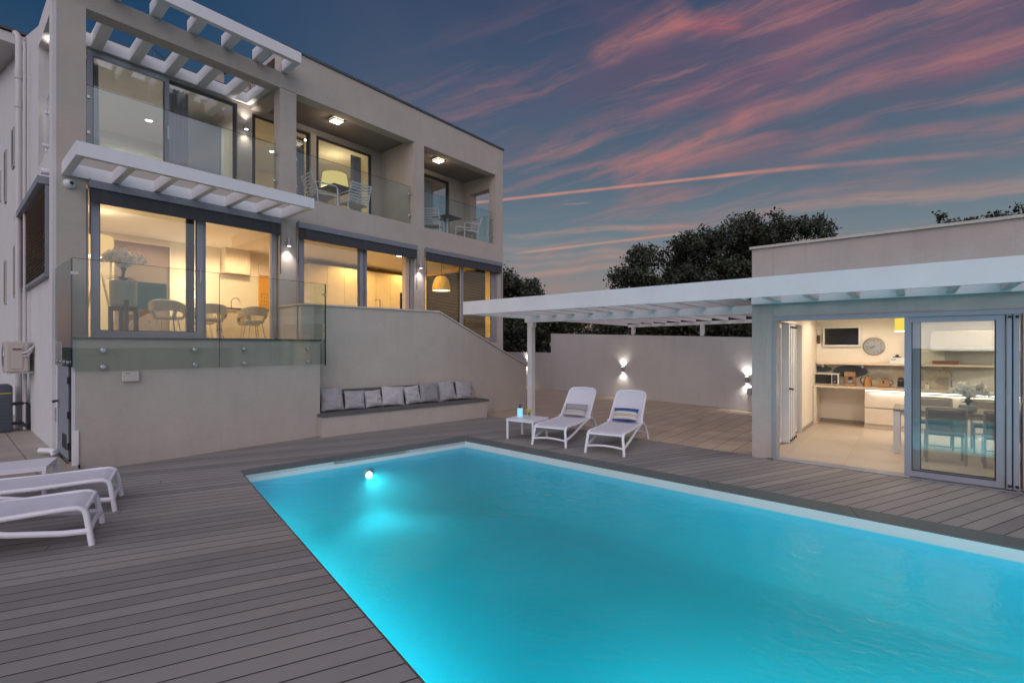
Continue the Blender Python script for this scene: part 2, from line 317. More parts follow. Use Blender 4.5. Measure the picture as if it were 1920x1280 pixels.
# ------------------------------------------------------------------ mesh helpers
class MB:
    """collects shapes into one mesh"""
    def __init__(s): s.bm = bmesh.new()
    def box(s, x0, x1, y0, y1, z0, z1, bev=0.0):
        g = bmesh.ops.create_cube(s.bm, size=1)
        bmesh.ops.scale(s.bm, vec=(abs(x1 - x0), abs(y1 - y0), abs(z1 - z0)), verts=g['verts'])
        bmesh.ops.translate(s.bm, vec=((x0 + x1) / 2, (y0 + y1) / 2, (z0 + z1) / 2), verts=g['verts'])
        if bev > 0:
            es = list({e for v in g['verts'] for e in v.link_edges})
            bmesh.ops.bevel(s.bm, geom=es, offset=bev, segments=2, profile=.5, affect='EDGES')
        return s
    def obox(s, c, size, rz=0.0, rx=0.0, ry=0.0, bev=0.0):
        g = bmesh.ops.create_cube(s.bm, size=1); vs = g['verts']
        bmesh.ops.scale(s.bm, vec=size, verts=vs)
        if bev > 0:
            es = list({e for v in vs for e in v.link_edges})
            r = bmesh.ops.bevel(s.bm, geom=es, offset=bev, segments=2, profile=.5, affect='EDGES'); vs = list({v for f in r['faces'] for v in f.verts} | {v for v in vs if v.is_valid})
        M = Matrix.Translation(c) @ Matrix.Rotation(rz, 4, 'Z') @ Matrix.Rotation(ry, 4, 'Y') @ Matrix.Rotation(rx, 4, 'X')
        bmesh.ops.transform(s.bm, matrix=M, verts=vs); return s
    def poly(s, pts):
        f = s.bm.faces.new([s.bm.verts.new(p) for p in pts]); return s
    def prism(s, pts, off):
        """closed polygon pushed along off"""
        a = [s.bm.verts.new(p) for p in pts]; o = Vector(off); b = [s.bm.verts.new(Vector(p) + o) for p in pts]
        s.bm.faces.new(a); s.bm.faces.new(list(reversed(b)))
        for i in range(len(pts)):
            j = (i + 1) % len(pts); s.bm.faces.new((a[j], a[i], b[i], b[j]))
        return s
    def tube(s, pts, r, n=10, cap=True, r2=None, flat=1.0):
        pts = [Vector(p) for p in pts]; rings = []; up = None
        for i, p in enumerate(pts):
            t = (pts[min(i + 1, len(pts) - 1)] - pts[max(i - 1, 0)]).normalized()
            if up is None:
                up = Vector((0, 0, 1)) if abs(t.z) < .9 else Vector((1, 0, 0))
            x = t.cross(up).normalized(); y = x.cross(t).normalized(); up = y
            rr = r if r2 is None else r + (r2 - r) * i / max(1, len(pts) - 1)
            rings.append([s.bm.verts.new(p + x * math.cos(2 * math.pi * k / n) * rr + y * math.sin(2 * math.pi * k / n) * rr * flat) for k in range(n)])
        for a, b in zip(rings, rings[1:]):
            for k in range(n): s.bm.faces.new((a[k], a[(k + 1) % n], b[(k + 1) % n], b[k]))
        if cap: s.bm.faces.new(list(reversed(rings[0]))); s.bm.faces.new(rings[-1])
        return s
    def lathe(s, prof, c=(0, 0, 0), n=24, axis='Z', capb=True, capt=True, sx=1.0, sy=1.0):
        rings = []; c = Vector(c)
        for r, h in prof:
            ring = []
            for k in range(n):
                a = 2 * math.pi * k / n; v = Vector((r * math.cos(a) * sx, r * math.sin(a) * sy, h))
                if axis == 'X': v = Vector((v.z, v.x, v.y))
                elif axis == 'Y': v = Vector((v.y, v.z, v.x))
                ring.append(s.bm.verts.new(c + v))
            rings.append(ring)
        for a, b in zip(rings, rings[1:]):
            for k in range(n): s.bm.faces.new((a[k], a[(k + 1) % n], b[(k + 1) % n], b[k]))
        if capb: s.bm.faces.new(list(reversed(rings[0])))
        if capt: s.bm.faces.new(rings[-1])
        return s
    def xf(s, M): bmesh.ops.transform(s.bm, matrix=M, verts=s.bm.verts[:]); return s
    def build(s, name, m, parent=None, world=False, smooth=False, bevel=0.0):
        if world and parent is not None:
            M = Matrix.Identity(4); q = parent
            while q is not None: M = Matrix.Translation(q.location) @ q.rotation_euler.to_matrix().to_4x4() @ M; q = q.parent
            bmesh.ops.transform(s.bm, matrix=M.inverted(), verts=s.bm.verts[:])
        bmesh.ops.recalc_face_normals(s.bm, faces=s.bm.faces[:])
        me = bpy.data.meshes.new(name); s.bm.to_mesh(me); s.bm.free()
        if smooth:
            for p in me.polygons: p.use_smooth = True
            try: me.set_sharp_from_angle(angle=R(38))
            except Exception: pass
        me.materials.append(m)
        o = bpy.data.objects.new(name, me); COL.objects.link(o)
        if parent is not None: o.parent = parent
        if bevel > 0:
            b = o.modifiers.new('b', 'BEVEL'); b.width = bevel; b.segments = 2; b.limit_method = 'ANGLE'; b.angle_limit = R(50)
        return o
def thing(name, label, cat, loc=(0, 0, 0), rz=0.0, group=None):
    o = bpy.data.objects.new(name, None); COL.objects.link(o); o.location = loc; o.rotation_euler = (0, 0, rz)
    o.empty_display_size = .1; return tag(o, label, cat, group)
def tag(o, label, cat, group=None, kind=None):
    if label: o['label'] = label
    if cat: o['category'] = cat
    if group: o['group'] = group
    if kind: o['kind'] = kind
    return o
def struct(o): o['kind'] = 'structure'; return o
def copy_tree(o, parent=None):
    c = o.copy(); COL.objects.link(c); c.parent = parent
    for ch in [x for x in bpy.data.objects if x.parent is o]: copy_tree(ch, c)
    return c
def put(o, loc, rz, label, group=None):
    o.location = loc; o.rotation_euler = (0, 0, rz); o['label'] = label
    if group: o['group'] = group
    return o
GLOSSY_OFF = ('added_strip_light', 'downlight_fill_beam', 'underwater_light', 'pendant_glow', 'wall_lamp_light', 'ceiling_light_glow', 'drum_glow', 'floor_lamp_glow', 'table_lamp_glow')
def lamp(name, loc, energy, color=(1, .8, .55), r=.05, typ='POINT', target=None, spot=80, blend=.6, size=None, size_y=None, parent=None):
    l = bpy.data.lights.new(name, typ); l.energy = energy; l.color = color
    if typ in ('POINT', 'SPOT'): l.shadow_soft_size = r
    if typ == 'SPOT': l.spot_size = R(spot); l.spot_blend = blend
    if typ == 'AREA':
        l.shape = 'RECTANGLE'; l.size = size; l.size_y = size_y or size
    o = bpy.data.objects.new(name, l); COL.objects.link(o); o.location = loc
    if name in GLOSSY_OFF: o.visible_glossy = False      # kept out of reflections; where a lit lens exists, it reflects instead
    if target is not None: o.rotation_euler = (Vector(target) - Vector(loc)).to_track_quat('-Z', 'Y').to_euler()
    if parent is not None: o.parent = parent; o.location = Vector(loc) - Vector(parent.location)
    return o

# ------------------------------------------------------------------ ground, deck, pool
P0, P1, P2, P3 = (2.734, 7.141), (6.40, 6.50), (6.07, -2.6), (.72, -2.6)       # pool corners, clockwise from far left
C0, C1, C2 = (2.797, 7.466), (6.762, 6.865), (6.43, -2.6)                       # outer edge of the stone coping
def sheet(outer, inner, z):
    m = MB(); n = len(outer); vo = [m.bm.verts.new((x, y, z)) for x, y in outer]; vi = [m.bm.verts.new((x, y, z)) for x, y in inner]
    for i in range(n): m.bm.faces.new((vo[i], vo[(i + 1) % n], vi[(i + 1) % n], vi[i]))
    return m
site = [(-9, 23), (21, 23), (21, -7), (-9, -7)]
GR = mat('dry_grass_ground', (.05, .055, .03), .95, var=.3, vscale=.6, bump=.8, bscale=6)
struct(sheet([(-400, 700), (900, 700), (900, -500), (-400, -500)], site, -.03).build('ground', GR))
pl = [P0, P1, P2, P3]
struct(sheet(site, pl, -.006).build('terrace_paving', TILE))
# the deck ends on a line through the bench end and the front of the summer kitchen
def deckmesh():
    m = MB(); z = 0.0
    o = [(-8.5, 8.72), (1.6, 9.6), (4.85, 9.3), (9.10, 8.42), (8.50, 1.2), (8.48, -6.5), (-8.5, -6.5)]
    V = lambda p: m.bm.verts.new((p[0], p[1], z))
    o = [V(p) for p in o]; i0, i1, i2, i3 = [V(p) for p in (P0, C1, C2, P3)]; c0 = V(C0)
    f = m.bm.faces.new
    f((o[0], o[1], c0, i0)); f((o[1], o[2], c0)); f((o[2], o[3], i1, c0)); f((o[3], o[4], i1)); f((o[4], i2, i1)); f((o[4], o[5], i2)); f((o[5], o[6], i3, i2)); f((o[6], o[0], i0, i3))
    return m
struct(deckmesh().build('deck', DECK))
# stone coping with joints: slabs as one rim
cp = MB()
def slabrow(a0, a1, b0, b1, n, zt=.004):
    for k in range(n):
        t0, t1 = k / n + .0004, (k + 1) / n - .0004
        L = lambda p, q, t: Vector((p[0] + (q[0] - p[0]) * t, p[1] + (q[1] - p[1]) * t, zt))
        cp.prism([L(a0, a1, t0), L(a0, a1, t1), L(b0, b1, t1), L(b0, b1, t0)], (0, 0, -.055))
slabrow(P0, (P1[0], P1[1]), C0, C1, 3); slabrow((P1[0] + .0, P1[1] - .004), P2, (C1[0], C1[1] - .004), C2, 6)
struct(cp.build('pool_coping', COPE))
WB = mat('pool_white_band', (.62, .66, .66), .5, var=.03)
ZW = -.105; ZF = -.95
def pw(z0, z1, pts, close=True):
    m = MB(); n = len(pts)
    for i in range(n):
        a, b = pts[i], pts[(i + 1) % n]; m.poly([(a[0], a[1], z0), (b[0], b[1], z0), (b[0], b[1], z1), (a[0], a[1], z1)])
    return m
inset = .02
struct(pw(ZW - .012, -.006, pl).build('pool_edge_band', WB))
PT = mat('turquoise_pool_lining', (.02, .54, .71), .75, var=.04, vscale=1.2)
# walls run into the floor in a wide rounded cove
def insetq(d_):
    out = []
    for i in range(4):
        p = Vector(pl[i]); a_ = (Vector(pl[i - 1]) - p).normalized(); b_ = (Vector(pl[(i + 1) % 4]) - p).normalized()
        h_ = (a_ + b_).normalized(); out.append(p + h_ * d_ / max(.2, math.sin(math.acos(max(-1, min(1, a_.dot(b_)))) / 2)))
    return out
pb = MB(); rc = .62; rings = [[pb.bm.verts.new((p[0], p[1], ZW - .012)) for p in pl]]
for k in range(11):
    th = k / 10 * math.pi / 2; rings.append([pb.bm.verts.new((q.x, q.y, ZF + rc * (1 - math.sin(th)))) for q in insetq(rc * (1 - math.cos(th)))])
for a_, b_ in zip(rings, rings[1:]):
    for k in range(4): pb.bm.faces.new((a_[k], a_[(k + 1) % 4], b_[(k + 1) % 4], b_[k]))
pb.bm.faces.new(rings[-1])
struct(pb.build('pool_basin', PT, smooth=True))
# the thin reddish batten where the deck boards end along the left pool edge
bt = MB(); d = (Vector((P3[0], P3[1], 0)) - Vector((P0[0], P0[1], 0))).normalized(); nrm = Vector((-d.y, d.x, 0)); nrm = nrm if nrm.x < 0 else -nrm
bt.prism([Vector((P0[0], P0[1], .003)), Vector((P3[0], P3[1], .003)), Vector((P3[0], P3[1], .003)) + nrm * .012, Vector((P0[0], P0[1], .003)) + nrm * .012], (0, 0, -.03))
struct(bt.build('deck_edge_batten', mat('reddish_brown_batten', (.12, .075, .06), .6, var=.15, vscale=15)))
VD = .32
def watermat():
    m = bpy.data.materials.new('pool_water'); m.use_nodes = True; n = N(m.node_tree); m.node_tree.nodes.clear()
    g = n.add('ShaderNodeNewGeometry'); P = g.outputs['Position']
    # breeze ripples, stronger towards the near right corner
    rp = n.noise(n.vmath('MULTIPLY', P, (1.0, .75, 1.0)), 7.5, 4, .55, dist=.6)
    rp2 = n.noise(P, 26.0, 2, .5)
    amt = n.rng(n.noise(P, .45, 2, .5), .35, .65, .25, 1.0)
    b = n.add('ShaderNodeBump'); b.inputs['Strength'].default_value = 1.0; b.inputs['Distance'].default_value = .020
    n.link(n.math('MULTIPLY', n.math('ADD', rp, n.math('MULTIPLY', rp2, .22)), amt), b.inputs['Height'])
    t = n.add('ShaderNodeBsdfTransparent'); t.inputs[0].default_value = (.50, .93, .985, 1)
    gl = n.add('ShaderNodeBsdfGlossy'); gl.inputs['Roughness'].default_value = .07; n.link(b.outputs[0], gl.inputs['Normal'])
    f = n.add('ShaderNodeFresnel'); n.link(n.rng(g.outputs['Backfacing'], 0, 1, 1.33, 1 / 1.33), f.inputs[0]); n.link(b.outputs[0], f.inputs['Normal'])
    top = n.math('GREATER_THAN', n.math('ABSOLUTE', n.vmath('DOT_PRODUCT', g.outputs['True Normal'], (0, 0, 1))), .9); up = n.math('MULTIPLY', top, n.math('GREATER_THAN', n.vmath('DOT_PRODUCT', P, (0, 0, 1)), ZW - .05))
    tcol = n.mix(up, (1.0, 1.0, 1.0), (.55, .95, 1.0)); n.link(tcol, t.inputs[0])
    mx = n.add('ShaderNodeMixShader'); n.link(n.math('MULTIPLY', f.outputs[0], up), mx.inputs[0]); n.link(t.outputs[0], mx.inputs[1]); n.link(gl.outputs[0], mx.inputs[2])
    o = n.add('ShaderNodeOutputMaterial'); n.link(mx.outputs[0], o.inputs[0])
    vol = n.add('ShaderNodeVolumePrincipled'); vol.inputs['Color'].default_value = (.05, .88, 1.0, 1); vol.inputs['Density'].default_value = VD; vol.inputs['Anisotropy'].default_value = .2
    vol.inputs['Absorption Color'].default_value = (.25, .9, .97, 1)
    n.link(vol.outputs[0], o.inputs[1]); return m
WATER = watermat()
o = MB(); e_ = .004; c_ = Vector((sum(p[0] for p in pl) / 4, sum(p[1] for p in pl) / 4)); q_ = [(p[0] + (c_.x - p[0]) * .0015, p[1] + (c_.y - p[1]) * .0015) for p in pl]
o.prism([(p[0], p[1], ZW) for p in q_], (0, 0, ZF - ZW + .006))
struct(o.build('pool_water', WATER))
# round underwater lamps in the pool walls
def pool_lamp(x, y, nx, ny, label, e, spot=150, z=-.42):
    nn = Vector((nx, ny, 0)).normalized(); rz = math.atan2(ny, nx)
    t = thing('pool_lamp', label, 'pool lamp', (x, y, z), rz, 'round lamps under the water')
    MB().lathe([(.11, 0), (.11, .012), (.095, .02), (.064, .03)], axis='X', n=24).build('lamp_rim', STEEL, t)
    MB().lathe([(.062, .028), (.04, .04), (.01, .044)], axis='X', n=24).build('lamp_lens', POOLL, t)
    p = Vector((x, y, z)) + nn * .10
    lamp('underwater_light', p, e, (.60, .92, 1.0) if e > 150 else (1.0, .95, .98), .05, 'SPOT', p + nn * 1.05 - Vector((0, 0, .53 if e < 150 else .62)), 120 if e > 150 else 118, 1.0)
    return t
pool_lamp(4.505, 6.827, -.172, -.985, 'round bright lamp under water in the far pool wall', 95, z=-.30)
# ------------------------------------------------------------------ villa
villa = thing('villa', 'large beige two-storey villa with lit windows and balconies', 'house', (6.5, 14, 0))
def V(name, m, mb, parent=None, **k): return mb.build(name, m, parent or villa, world=True, **k)
F0, F1 = 10.557, 10.86
# front: columns and bands as one stucco shell
m = MB()
zs = [(0, 8.36)]
m.box(1.22, 1.58, F0, F1, 0, 7.41)                    # left corner column
m.box(4.77, 5.13, F0, F1, 0, 7.41)
m.box(8.42, 8.79, F0, F1, 0, 4.55); m.box(8.42, 8.77, F0, F1, 5.13, 7.42)
m.box(11.87, 12.15, F0, F1, 0, 4.55); m.box(11.80, 12.15, F0, F1, 5.13, 7.42)
m.box(1.58, 4.77, F0, F1, 4.55, 5.13); m.box(5.13, 12.15, F0, F1, 4.55, 5.13)
m.box(1.22, 4.79, F0, F1, 7.41, 7.75)                 # beam over the open terrace
m.box(4.79, 12.15, F0, F1, 7.42, 8.33)                # deep fascia over the two loggias
V('front_wall', STUC, m)
m = MB()
m.box(1.58, 4.77, F0, F1, 0, 1.93); m.box(5.13, 8.42, F0, F1, 0, 1.93); m.box(8.79, 11.87, F0, F1, 0, 1.93)
V('plinth_wall', STUC, m)
# left side wall (whiter render) with the terrace opening and the shutter window
m = MB(); X0, X1 = 1.20, 1.50
m.box(X0, X1, F1 + .002, 10.98, 0, 5.12); m.box(X0, X1, 10.98, 14.6, 0, 2.98); m.box(X0, X1, 10.98, 14.6, 4.50, 5.12); m.box(X0, X1, 14.6, 24, 0, 5.12)
m.box(X0, X1, F1 + .002, 12.5, 7.36, 7.75); m.box(X0, X1, 12.5, 24, 5.12, 7.75)
m.prism([(X0, 12.5, 7.75), (X0, 15.2, 8.60), (X0, 24.0, 10.9), (X0, 24.0, 7.75)], (.3, 0, 0))
V('side_wall', STUW, m)
m = MB()
m.box(1.17, 1.22, F0 - .004, F0 + .30, 0, 7.75)
V('corner_render_strip', STUW, m)
# floors and ceilings
m = MB()
m.box(1.50, 12.0, F1 + .003, 15.4, 1.80, 1.935)
V('lower_floor', INF, m)
m = MB(); m.box(1.50, 12.0, F1 + .003, 15.4, 4.62, 4.70); V('lower_ceiling', INC, m)
m = MB(); m.box(1.50, 11.85, F1 + .003, 16.9, 4.98, 5.125); V('balcony_slab', STUC, m)
m = MB(); m.box(4.80, 12.14, F1 + .003, 12.08, 7.50, 7.60); V('loggia_ceiling', mat('shade_darkened_ceiling', (.24, .205, .18), .9, var=.05), m)  # ceiling colour darkened to put the loggia shade into it
m = MB(); m.box(4.80, 12.15, F1 + .003, 20, 8.20, 8.30); m.box(1.5, 4.79, 12.31, 16.0, 7.66, 7.72); V('roof_slab', STUG, m)
m = MB(); m.box(4.76, 12.19, F0 - .03, F1 + .04, 8.333, 8.39); m.box(12.0, 12.19, F1 + .045, 20, 8.333, 8.39); V('parapet_cap', CAP, m)
V('low_parapet_cap', CAP, MB().box(1.50, 4.79, 12.08, 12.34, 7.752, 7.79))
# living room / kitchen shell
m = MB(); m.box(1.50, 7.2, 15.403, 15.6, 1.93, 4.62); V('living_room_wall', INW, m)
m = MB(); m.box(7.2, 12.0, 15.403, 15.6, 1.93, 4.62); V('kitchen_wall', INY, m)
m = MB(); m.box(1.503, 1.54, 10.98, 15.4, 1.94, 2.97); m.box(1.503, 1.54, 14.62, 15.4, 2.97, 4.6); V('living_side_wall', INW, m)
m = MB(); m.box(11.98, 12.14, F1 + .003, 11.2, 1.94, 4.97); m.box(11.98, 12.14, 14.3, 20, 1.94, 4.97); m.box(11.98, 12.14, 11.2, 14.3, 4.45, 4.97); m.box(11.98, 12.14, F1 + .003, 20, 0, 1.93); V('right_end_wall', INY, m)
m = MB(); m.box(12.155, 12.20, F1, 20, 0, 5.12); V('right_end_render', STUC, MB().box(12.145, 12.18, F1 + .01, 20, 0, 4.97))
# recessed niche on the back wall of the living room with a dark glossy picture
nz = V('wall_niche', mat('mauve_wall_paint', (.25, .20, .20), .8), MB().box(2.83, 4.0, 15.375, 15.40, 2.2, 4.45))
V('dark_screen', mat('dark_blue_screen', (.015, .05, .08), .25), MB().box(3.25, 3.93, 15.345, 15.372, 2.75, 3.45), nz)
V('niche_frame', INW, MB().box(2.78, 2.83, 15.33, 15.40, 2.2, 4.50).box(4.0, 4.06, 15.33, 15.40, 2.2, 4.50).box(2.83, 4.0, 15.33, 15.40, 4.45, 4.50), nz)
V('ceiling_beam', INW, MB().box(4.9, 5.25, F1 + .2, 13.6, 4.35, 4.615))
# upper rooms
m = MB()
m.box(1.50, 1.80, 12.10, 12.30, 5.13, 7.75); m.box(4.48, 4.81, 12.10, 12.30, 5.13, 7.75); m.box(1.80, 4.48, 12.10, 12.30, 7.44, 7.75)
m.box(4.81, 8.10, 12.10, 12.30, 7.36, 7.75); m.box(8.10, 9.0, 12.10, 12.30, 5.13, 7.75); m.box(11.15, 12.14, 12.10, 12.30, 5.13, 7.75); m.box(9.0, 11.15, 12.10, 12.30, 7.36, 7.75)
m.box(4.77, 5.10, F1 + .003, 12.097, 7.41, 7.497)      # cross beam between open and roofed part
m.box(4.77, 4.797, F1 + .003, 12.097, 7.50, 7.75)
m.box(8.42, 8.77, F1 + .003, 12.097, 5.13, 7.495)      # wall between the two loggias
m.box(11.85, 12.15, 11.80, 12.097, 5.13, 7.5); m.box(11.85, 12.15, F1 + .003, 11.80, 7.05, 7.5); 
V('loggia_wall', STUC, m)
m = MB(); m.box(4.795, 4.85, 12.31, 20, 7.62, 8.2); m.box(4.80, 12.10, 12.11, 12.14, 7.752, 8.19); V('roof_upstand', STUG, m)
m = MB(); m.box(1.50, 12.0, 16.7, 16.9, 5.13, 7.6); m.box(4.62, 4.70, 12.31, 16.7, 5.13, 7.6); m.box(9.2, 9.28, 12.31, 16.7, 5.13, 7.6); V('bedroom_wall', INW, m)
m = MB(); m.box(1.50, 12.0, 12.31, 16.7, 7.60, 7.66); V('bedroom_ceiling', INC, m)
V('bedroom_floor', INF, MB().box(1.50, 11.95, 12.31, 16.7, 5.126, 5.14))
V('wardrobe', mat('bluish_cabinet', (.32, .36, .40), .5), MB().box(3.9, 4.6, 13.5, 15.2, 5.14, 7.35))
V('roof_void_wall', STUG, MB().box(4.86, 12.1, 19.7, 19.9, 5.0, 8.19))
# gable roof of the rear wing with its overhanging verge
m = MB(); m.prism([(.80, 15.0, 8.58), (.80, 25.0, 11.2), (.80, 25.0, 11.02), (.80, 15.0, 8.36)], (4.0, 0, 0)); V('verge_roof', STUW, m)
V('roof_tiles', mat('dark_roof_edge', (.08, .075, .075), .7), MB().prism([(.78, 14.95, 8.60), (.78, 25.0, 11.23), (.78, 25.0, 11.27), (.78, 14.95, 8.65)], (4.0, 0, 0)))
ch = V('chimney', STUG, MB().box(4.2, 4.48, 12.9, 13.2, 7.725, 8.45)); V('chimney_cap', CAP, MB().box(4.15, 4.53, 12.85, 13.25, 8.452, 8.50), ch)
# TV aerial on the roof
m = MB(); m.tube([(3.2, 13.4, 7.72), (3.2, 13.4, 8.65)], .012, 6); m.tube([(3.0, 13.2, 8.6), (3.5, 13.7, 8.6)], .008, 5)
for k in range(5):
    q = .12 * k; m.tube([(3.02 + q - .12, 13.22 + q * .98 + .12, 8.6), (3.02 + q + .12, 13.22 + q * .98 - .12, 8.6)], .005, 4)
V('aerial', CAP, m)

# windows and sliding doors (frame > pane, handle)
def frame_panel(name, x0, x1, y, z0, z1, fw=.075, fd=.06, pane=True, handle=None, m=ALU, parent=None, fb=None, gm=None):
    fb = fb or fw
    a = MB(); a.box(x0, x0 + fw, y, y + fd, z0, z1); a.box(x1 - fw, x1, y, y + fd, z0, z1)
    a.box(x0 + fw, x1 - fw, y + .001, y + fd - .001, z0, z0 + fb); a.box(x0 + fw, x1 - fw, y + .001, y + fd - .001, z1 - fw, z1)
    f = V(name, m, a, parent)
    e = .012
    V('seal', ALUD, MB().box(x0 + fw, x0 + fw + e, y + .012, y + fd - .012, z0 + fb, z1 - fw).box(x1 - fw - e, x1 - fw, y + .012, y + fd - .012, z0 + fb, z1 - fw).box(x0 + fw + e, x1 - fw - e, y + .013, y + fd - .013, z0 + fb, z0 + fb + e), f)
    if pane: V('pane', gm or GLASS, MB().box(x0 + fw + e, x1 - fw - e, y + fd / 2 - .004, y + fd / 2 + .004, z0 + fb + e, z1 - fw), f)
    if handle: V('handle', STEEL, MB().box(handle - .012, handle + .012, y - .045, y - .028, (z0 + z1) / 2 - .16, (z0 + z1) / 2 + .12).box(handle - .008, handle + .008, y - .03, y, (z0 + z1) / 2 - .03, (z0 + z1) / 2), f)
    return f
# lower floor
frame_panel('sliding_door', 1.66, 3.33, 10.66, 1.94, 4.40, fw=.11, fd=.05, handle=3.27, fb=.12)
V('door_edge_stile', ALUD, MB().box(3.07, 3.20, 10.735, 10.79, 1.95, 4.40)); V('door_stile', ALU, MB().box(3.33, 3.40, 10.735, 10.79, 1.95, 4.40))
def track(x0, x1, z=1.936): V('door_track', ALUD, MB().box(x0, x1, 10.60, 10.84, z, z + .018))
track(1.59, 4.76); track(5.14, 8.41); track(8.80, 11.86)
V('door_jamb', mat('pale_jamb', (.62, .52, .42), .7), MB().box(4.66, 4.76, 10.70, 10.85, 1.96, 4.45))
V('side_guide', ALU, MB().box(4.60, 4.65, 10.58, 10.66, 1.96, 4.42)); V('side_guide', ALU, MB().box(1.585, 1.615, 10.58, 10.70, 1.96, 4.42))
frame_panel('sliding_door', 5.24, 6.90, 10.66, 1.94, 4.40, fw=.11, fd=.05, handle=6.86, gm=GLASSU)
frame_panel('sliding_door', 6.80, 6.97, 10.735, 1.94, 4.40, fw=.06, fd=.05, pane=False, m=ALUD)
V('door_stile', ALU, MB().box(6.97, 7.05, 10.735, 10.79, 1.95, 4.40))
V('door_jamb', MATS['pale_jamb'], MB().box(8.24, 8.36, 10.70, 10.85, 1.96, 4.45)); V('side_guide', ALU, MB().box(8.36, 8.41, 10.58, 10.66, 1.96, 4.42)); V('side_guide', ALU, MB().box(5.14, 5.17, 10.58, 10.70, 1.96, 4.42))
frame_panel('sliding_door', 8.86, 10.40, 10.735, 1.94, 4.40, fw=.06, fd=.05, pane=True)
frame_panel('sliding_door', 10.30, 11.80, 10.66, 1.94, 4.40, fw=.11, fd=.05)
V('side_guide', ALU, MB().box(11.81, 11.86, 10.58, 10.66, 1.96, 4.42)); V('side_guide', ALU, MB().box(8.80, 8.83, 10.58, 10.70, 1.96, 4.42))
# blind housings with the dark rolled screen hanging below and little brackets
def cassette(x0, x1, z=4.55, y=10.44):
    c = V('blind_housing', CASS, MB().box(x0, x1, y, F0 - .002, z - .13, z, bev=.006))
    V('screen_fabric', FABD, MB().box(x0 + .03, x1 - .03, y + .03, y + .08, z - .36, z - .132), c)
    n = max(2, round((x1 - x0) / .72))
    for k in range(n): xx = x0 + .22 + k * (x1 - x0 - .4) / (n - 1); V('screen_bracket', ALUD, MB().box(xx - .045, xx + .045, y + .022, y + .029, z - .36, z - .133), c)
    V('guide_rod', BLK, MB().tube([(x0 + .015, y + .03, z - .9), (x0 + .015, y + .03, z + .02)], .010, 6), c)
    V('guide_rod', BLK, MB().tube([(x1 - .015, y + .03, z - 1.2), (x1 - .015, y + .03, z - .1)], .008, 6), c)
cassette(1.60, 4.76); cassette(5.12, 8.46); cassette(8.78, 12.0)
# upper floor windows
frame_panel('terrace_window', 1.82, 3.13, 12.04, 5.16, 7.42, fw=.08, handle=3.10, gm=GLASSU)
frame_panel('terrace_window', 3.05, 4.46, 12.11, 5.16, 7.42, fw=.05, pane=True, m=ALUD, gm=GLASSU)
frame_panel('loggia_window', 4.84, 6.22, 12.12, 5.16, 7.33, fw=.04, m=ALUD)
V('window_post', MATS['pale_jamb'], MB().box(6.24, 6.39, 12.06, 12.28, 5.16, 7.35))
frame_panel('loggia_window', 6.41, 8.07, 12.08, 5.16, 7.33, fw=.05, m=ALUD)
frame_panel('loggia_window', 9.02, 11.10, 12.08, 5.16, 7.33, fw=.06, m=ALUD)
def curtain(x0, x1, y, z0, z1, waves=5, m=CURT):
    a = MB(); n = waves * 8; top = []; bot = []
    for i in range(n + 1):
        t = i / n; x = x0 + (x1 - x0) * t; yy = y + .035 * math.sin(t * waves * 2 * math.pi)
        mid = (x0 + x1) / 2
        top.append(a.bm.verts.new((x, yy, z1))); bot.append(a.bm.verts.new((mid + (x - mid) * 1.12, yy * 1.0, z0)))
    for i in range(n): a.bm.faces.new((top[i], top[i + 1], bot[i + 1], bot[i]))
    return V('curtain', m, a, smooth=True)
curtain(3.18, 3.58, 12.4, 5.16, 7.40, 5); curtain(6.02, 6.24, 12.42, 5.16, 7.3, 3); curtain(7.62, 7.95, 12.42, 5.16, 7.3, 4); curtain(1.80, 2.05, 12.42, 5.16, 7.4, 3); curtain(10.1, 10.7, 12.42, 5.16, 7.3, 5)
# slit windows in the long side wall
for (y, z0, z1) in [(16.9, 6.15, 7.10), (19.0, 5.7, 7.1), (21.0, 6.1, 7.0), (16.5, 2.95, 4.2), (19.1, 2.95, 4.12)]:
    s = V('slit_window', STUG, MB().box(1.165, 1.199, y - .20, y + .20, z0, z1)); V('pane', mat('slit_glass', (.03, .045, .06), .1), MB().box(1.158, 1.164, y - .14, y + .14, z0 + .05, z1 - .05), s)
# slatted shutter on the side window
s = V('shutter_housing', CASS, MB().box(1.04, 1.20, 10.95, 14.62, 4.46, 4.58)); m = MB()
for k in range(24): m.obox((1.15, 12.78, 3.03 + k * .060), (.062, 3.56, .007), ry=R(-42))
V('shutter_slats', mat('bronze_slats', (.20, .165, .14), .5, metal=.2), m, s); V('shutter_rail', CASS, MB().box(1.12, 1.20, 10.97, 14.6, 2.95, 3.0).box(1.13, 1.185, 10.96, 10.985, 3.0, 4.45).box(1.13, 1.185, 14.58, 14.605, 3.0, 4.45), s)
V('shutter_back_wall', mat('warm_reveal', (.5, .36, .2), .9), MB().box(1.56, 1.58, 10.99, 14.6, 2.97, 4.5))
# downpipes
m = MB(); m.tube([(1.06, 14.7, 8.45), (1.06, 14.6, 8.42), (1.08, 14.35, 8.25), (1.08, 14.3, 8.1), (1.08, 14.3, .12)], .055, 12)
m.tube([(1.08, 14.3, 7.55), (1.08, 14.3, 7.35)], .068, 12); m.tube([(1.08, 14.3, 6.9), (1.08, 14.3, 6.75)], .066, 12)
V('downpipe', PIPE, m, smooth=True)
V('downpipe', PIPE, MB().tube([(1.12, 13.7, 7.9), (1.12, 13.7, 4.9), (1.12, 13.7, .12)], .028, 10), smooth=True)
V('drain_spout', WHT, MB().tube([(1.10, 11.0, 5.10), (1.2, 11.0, 5.10)], .035, 12), smooth=True); V('drain_spout', WHT, MB().tube([(1.08, 10.95, 4.66), (1.2, 10.95, 4.66)], .05, 12), smooth=True)

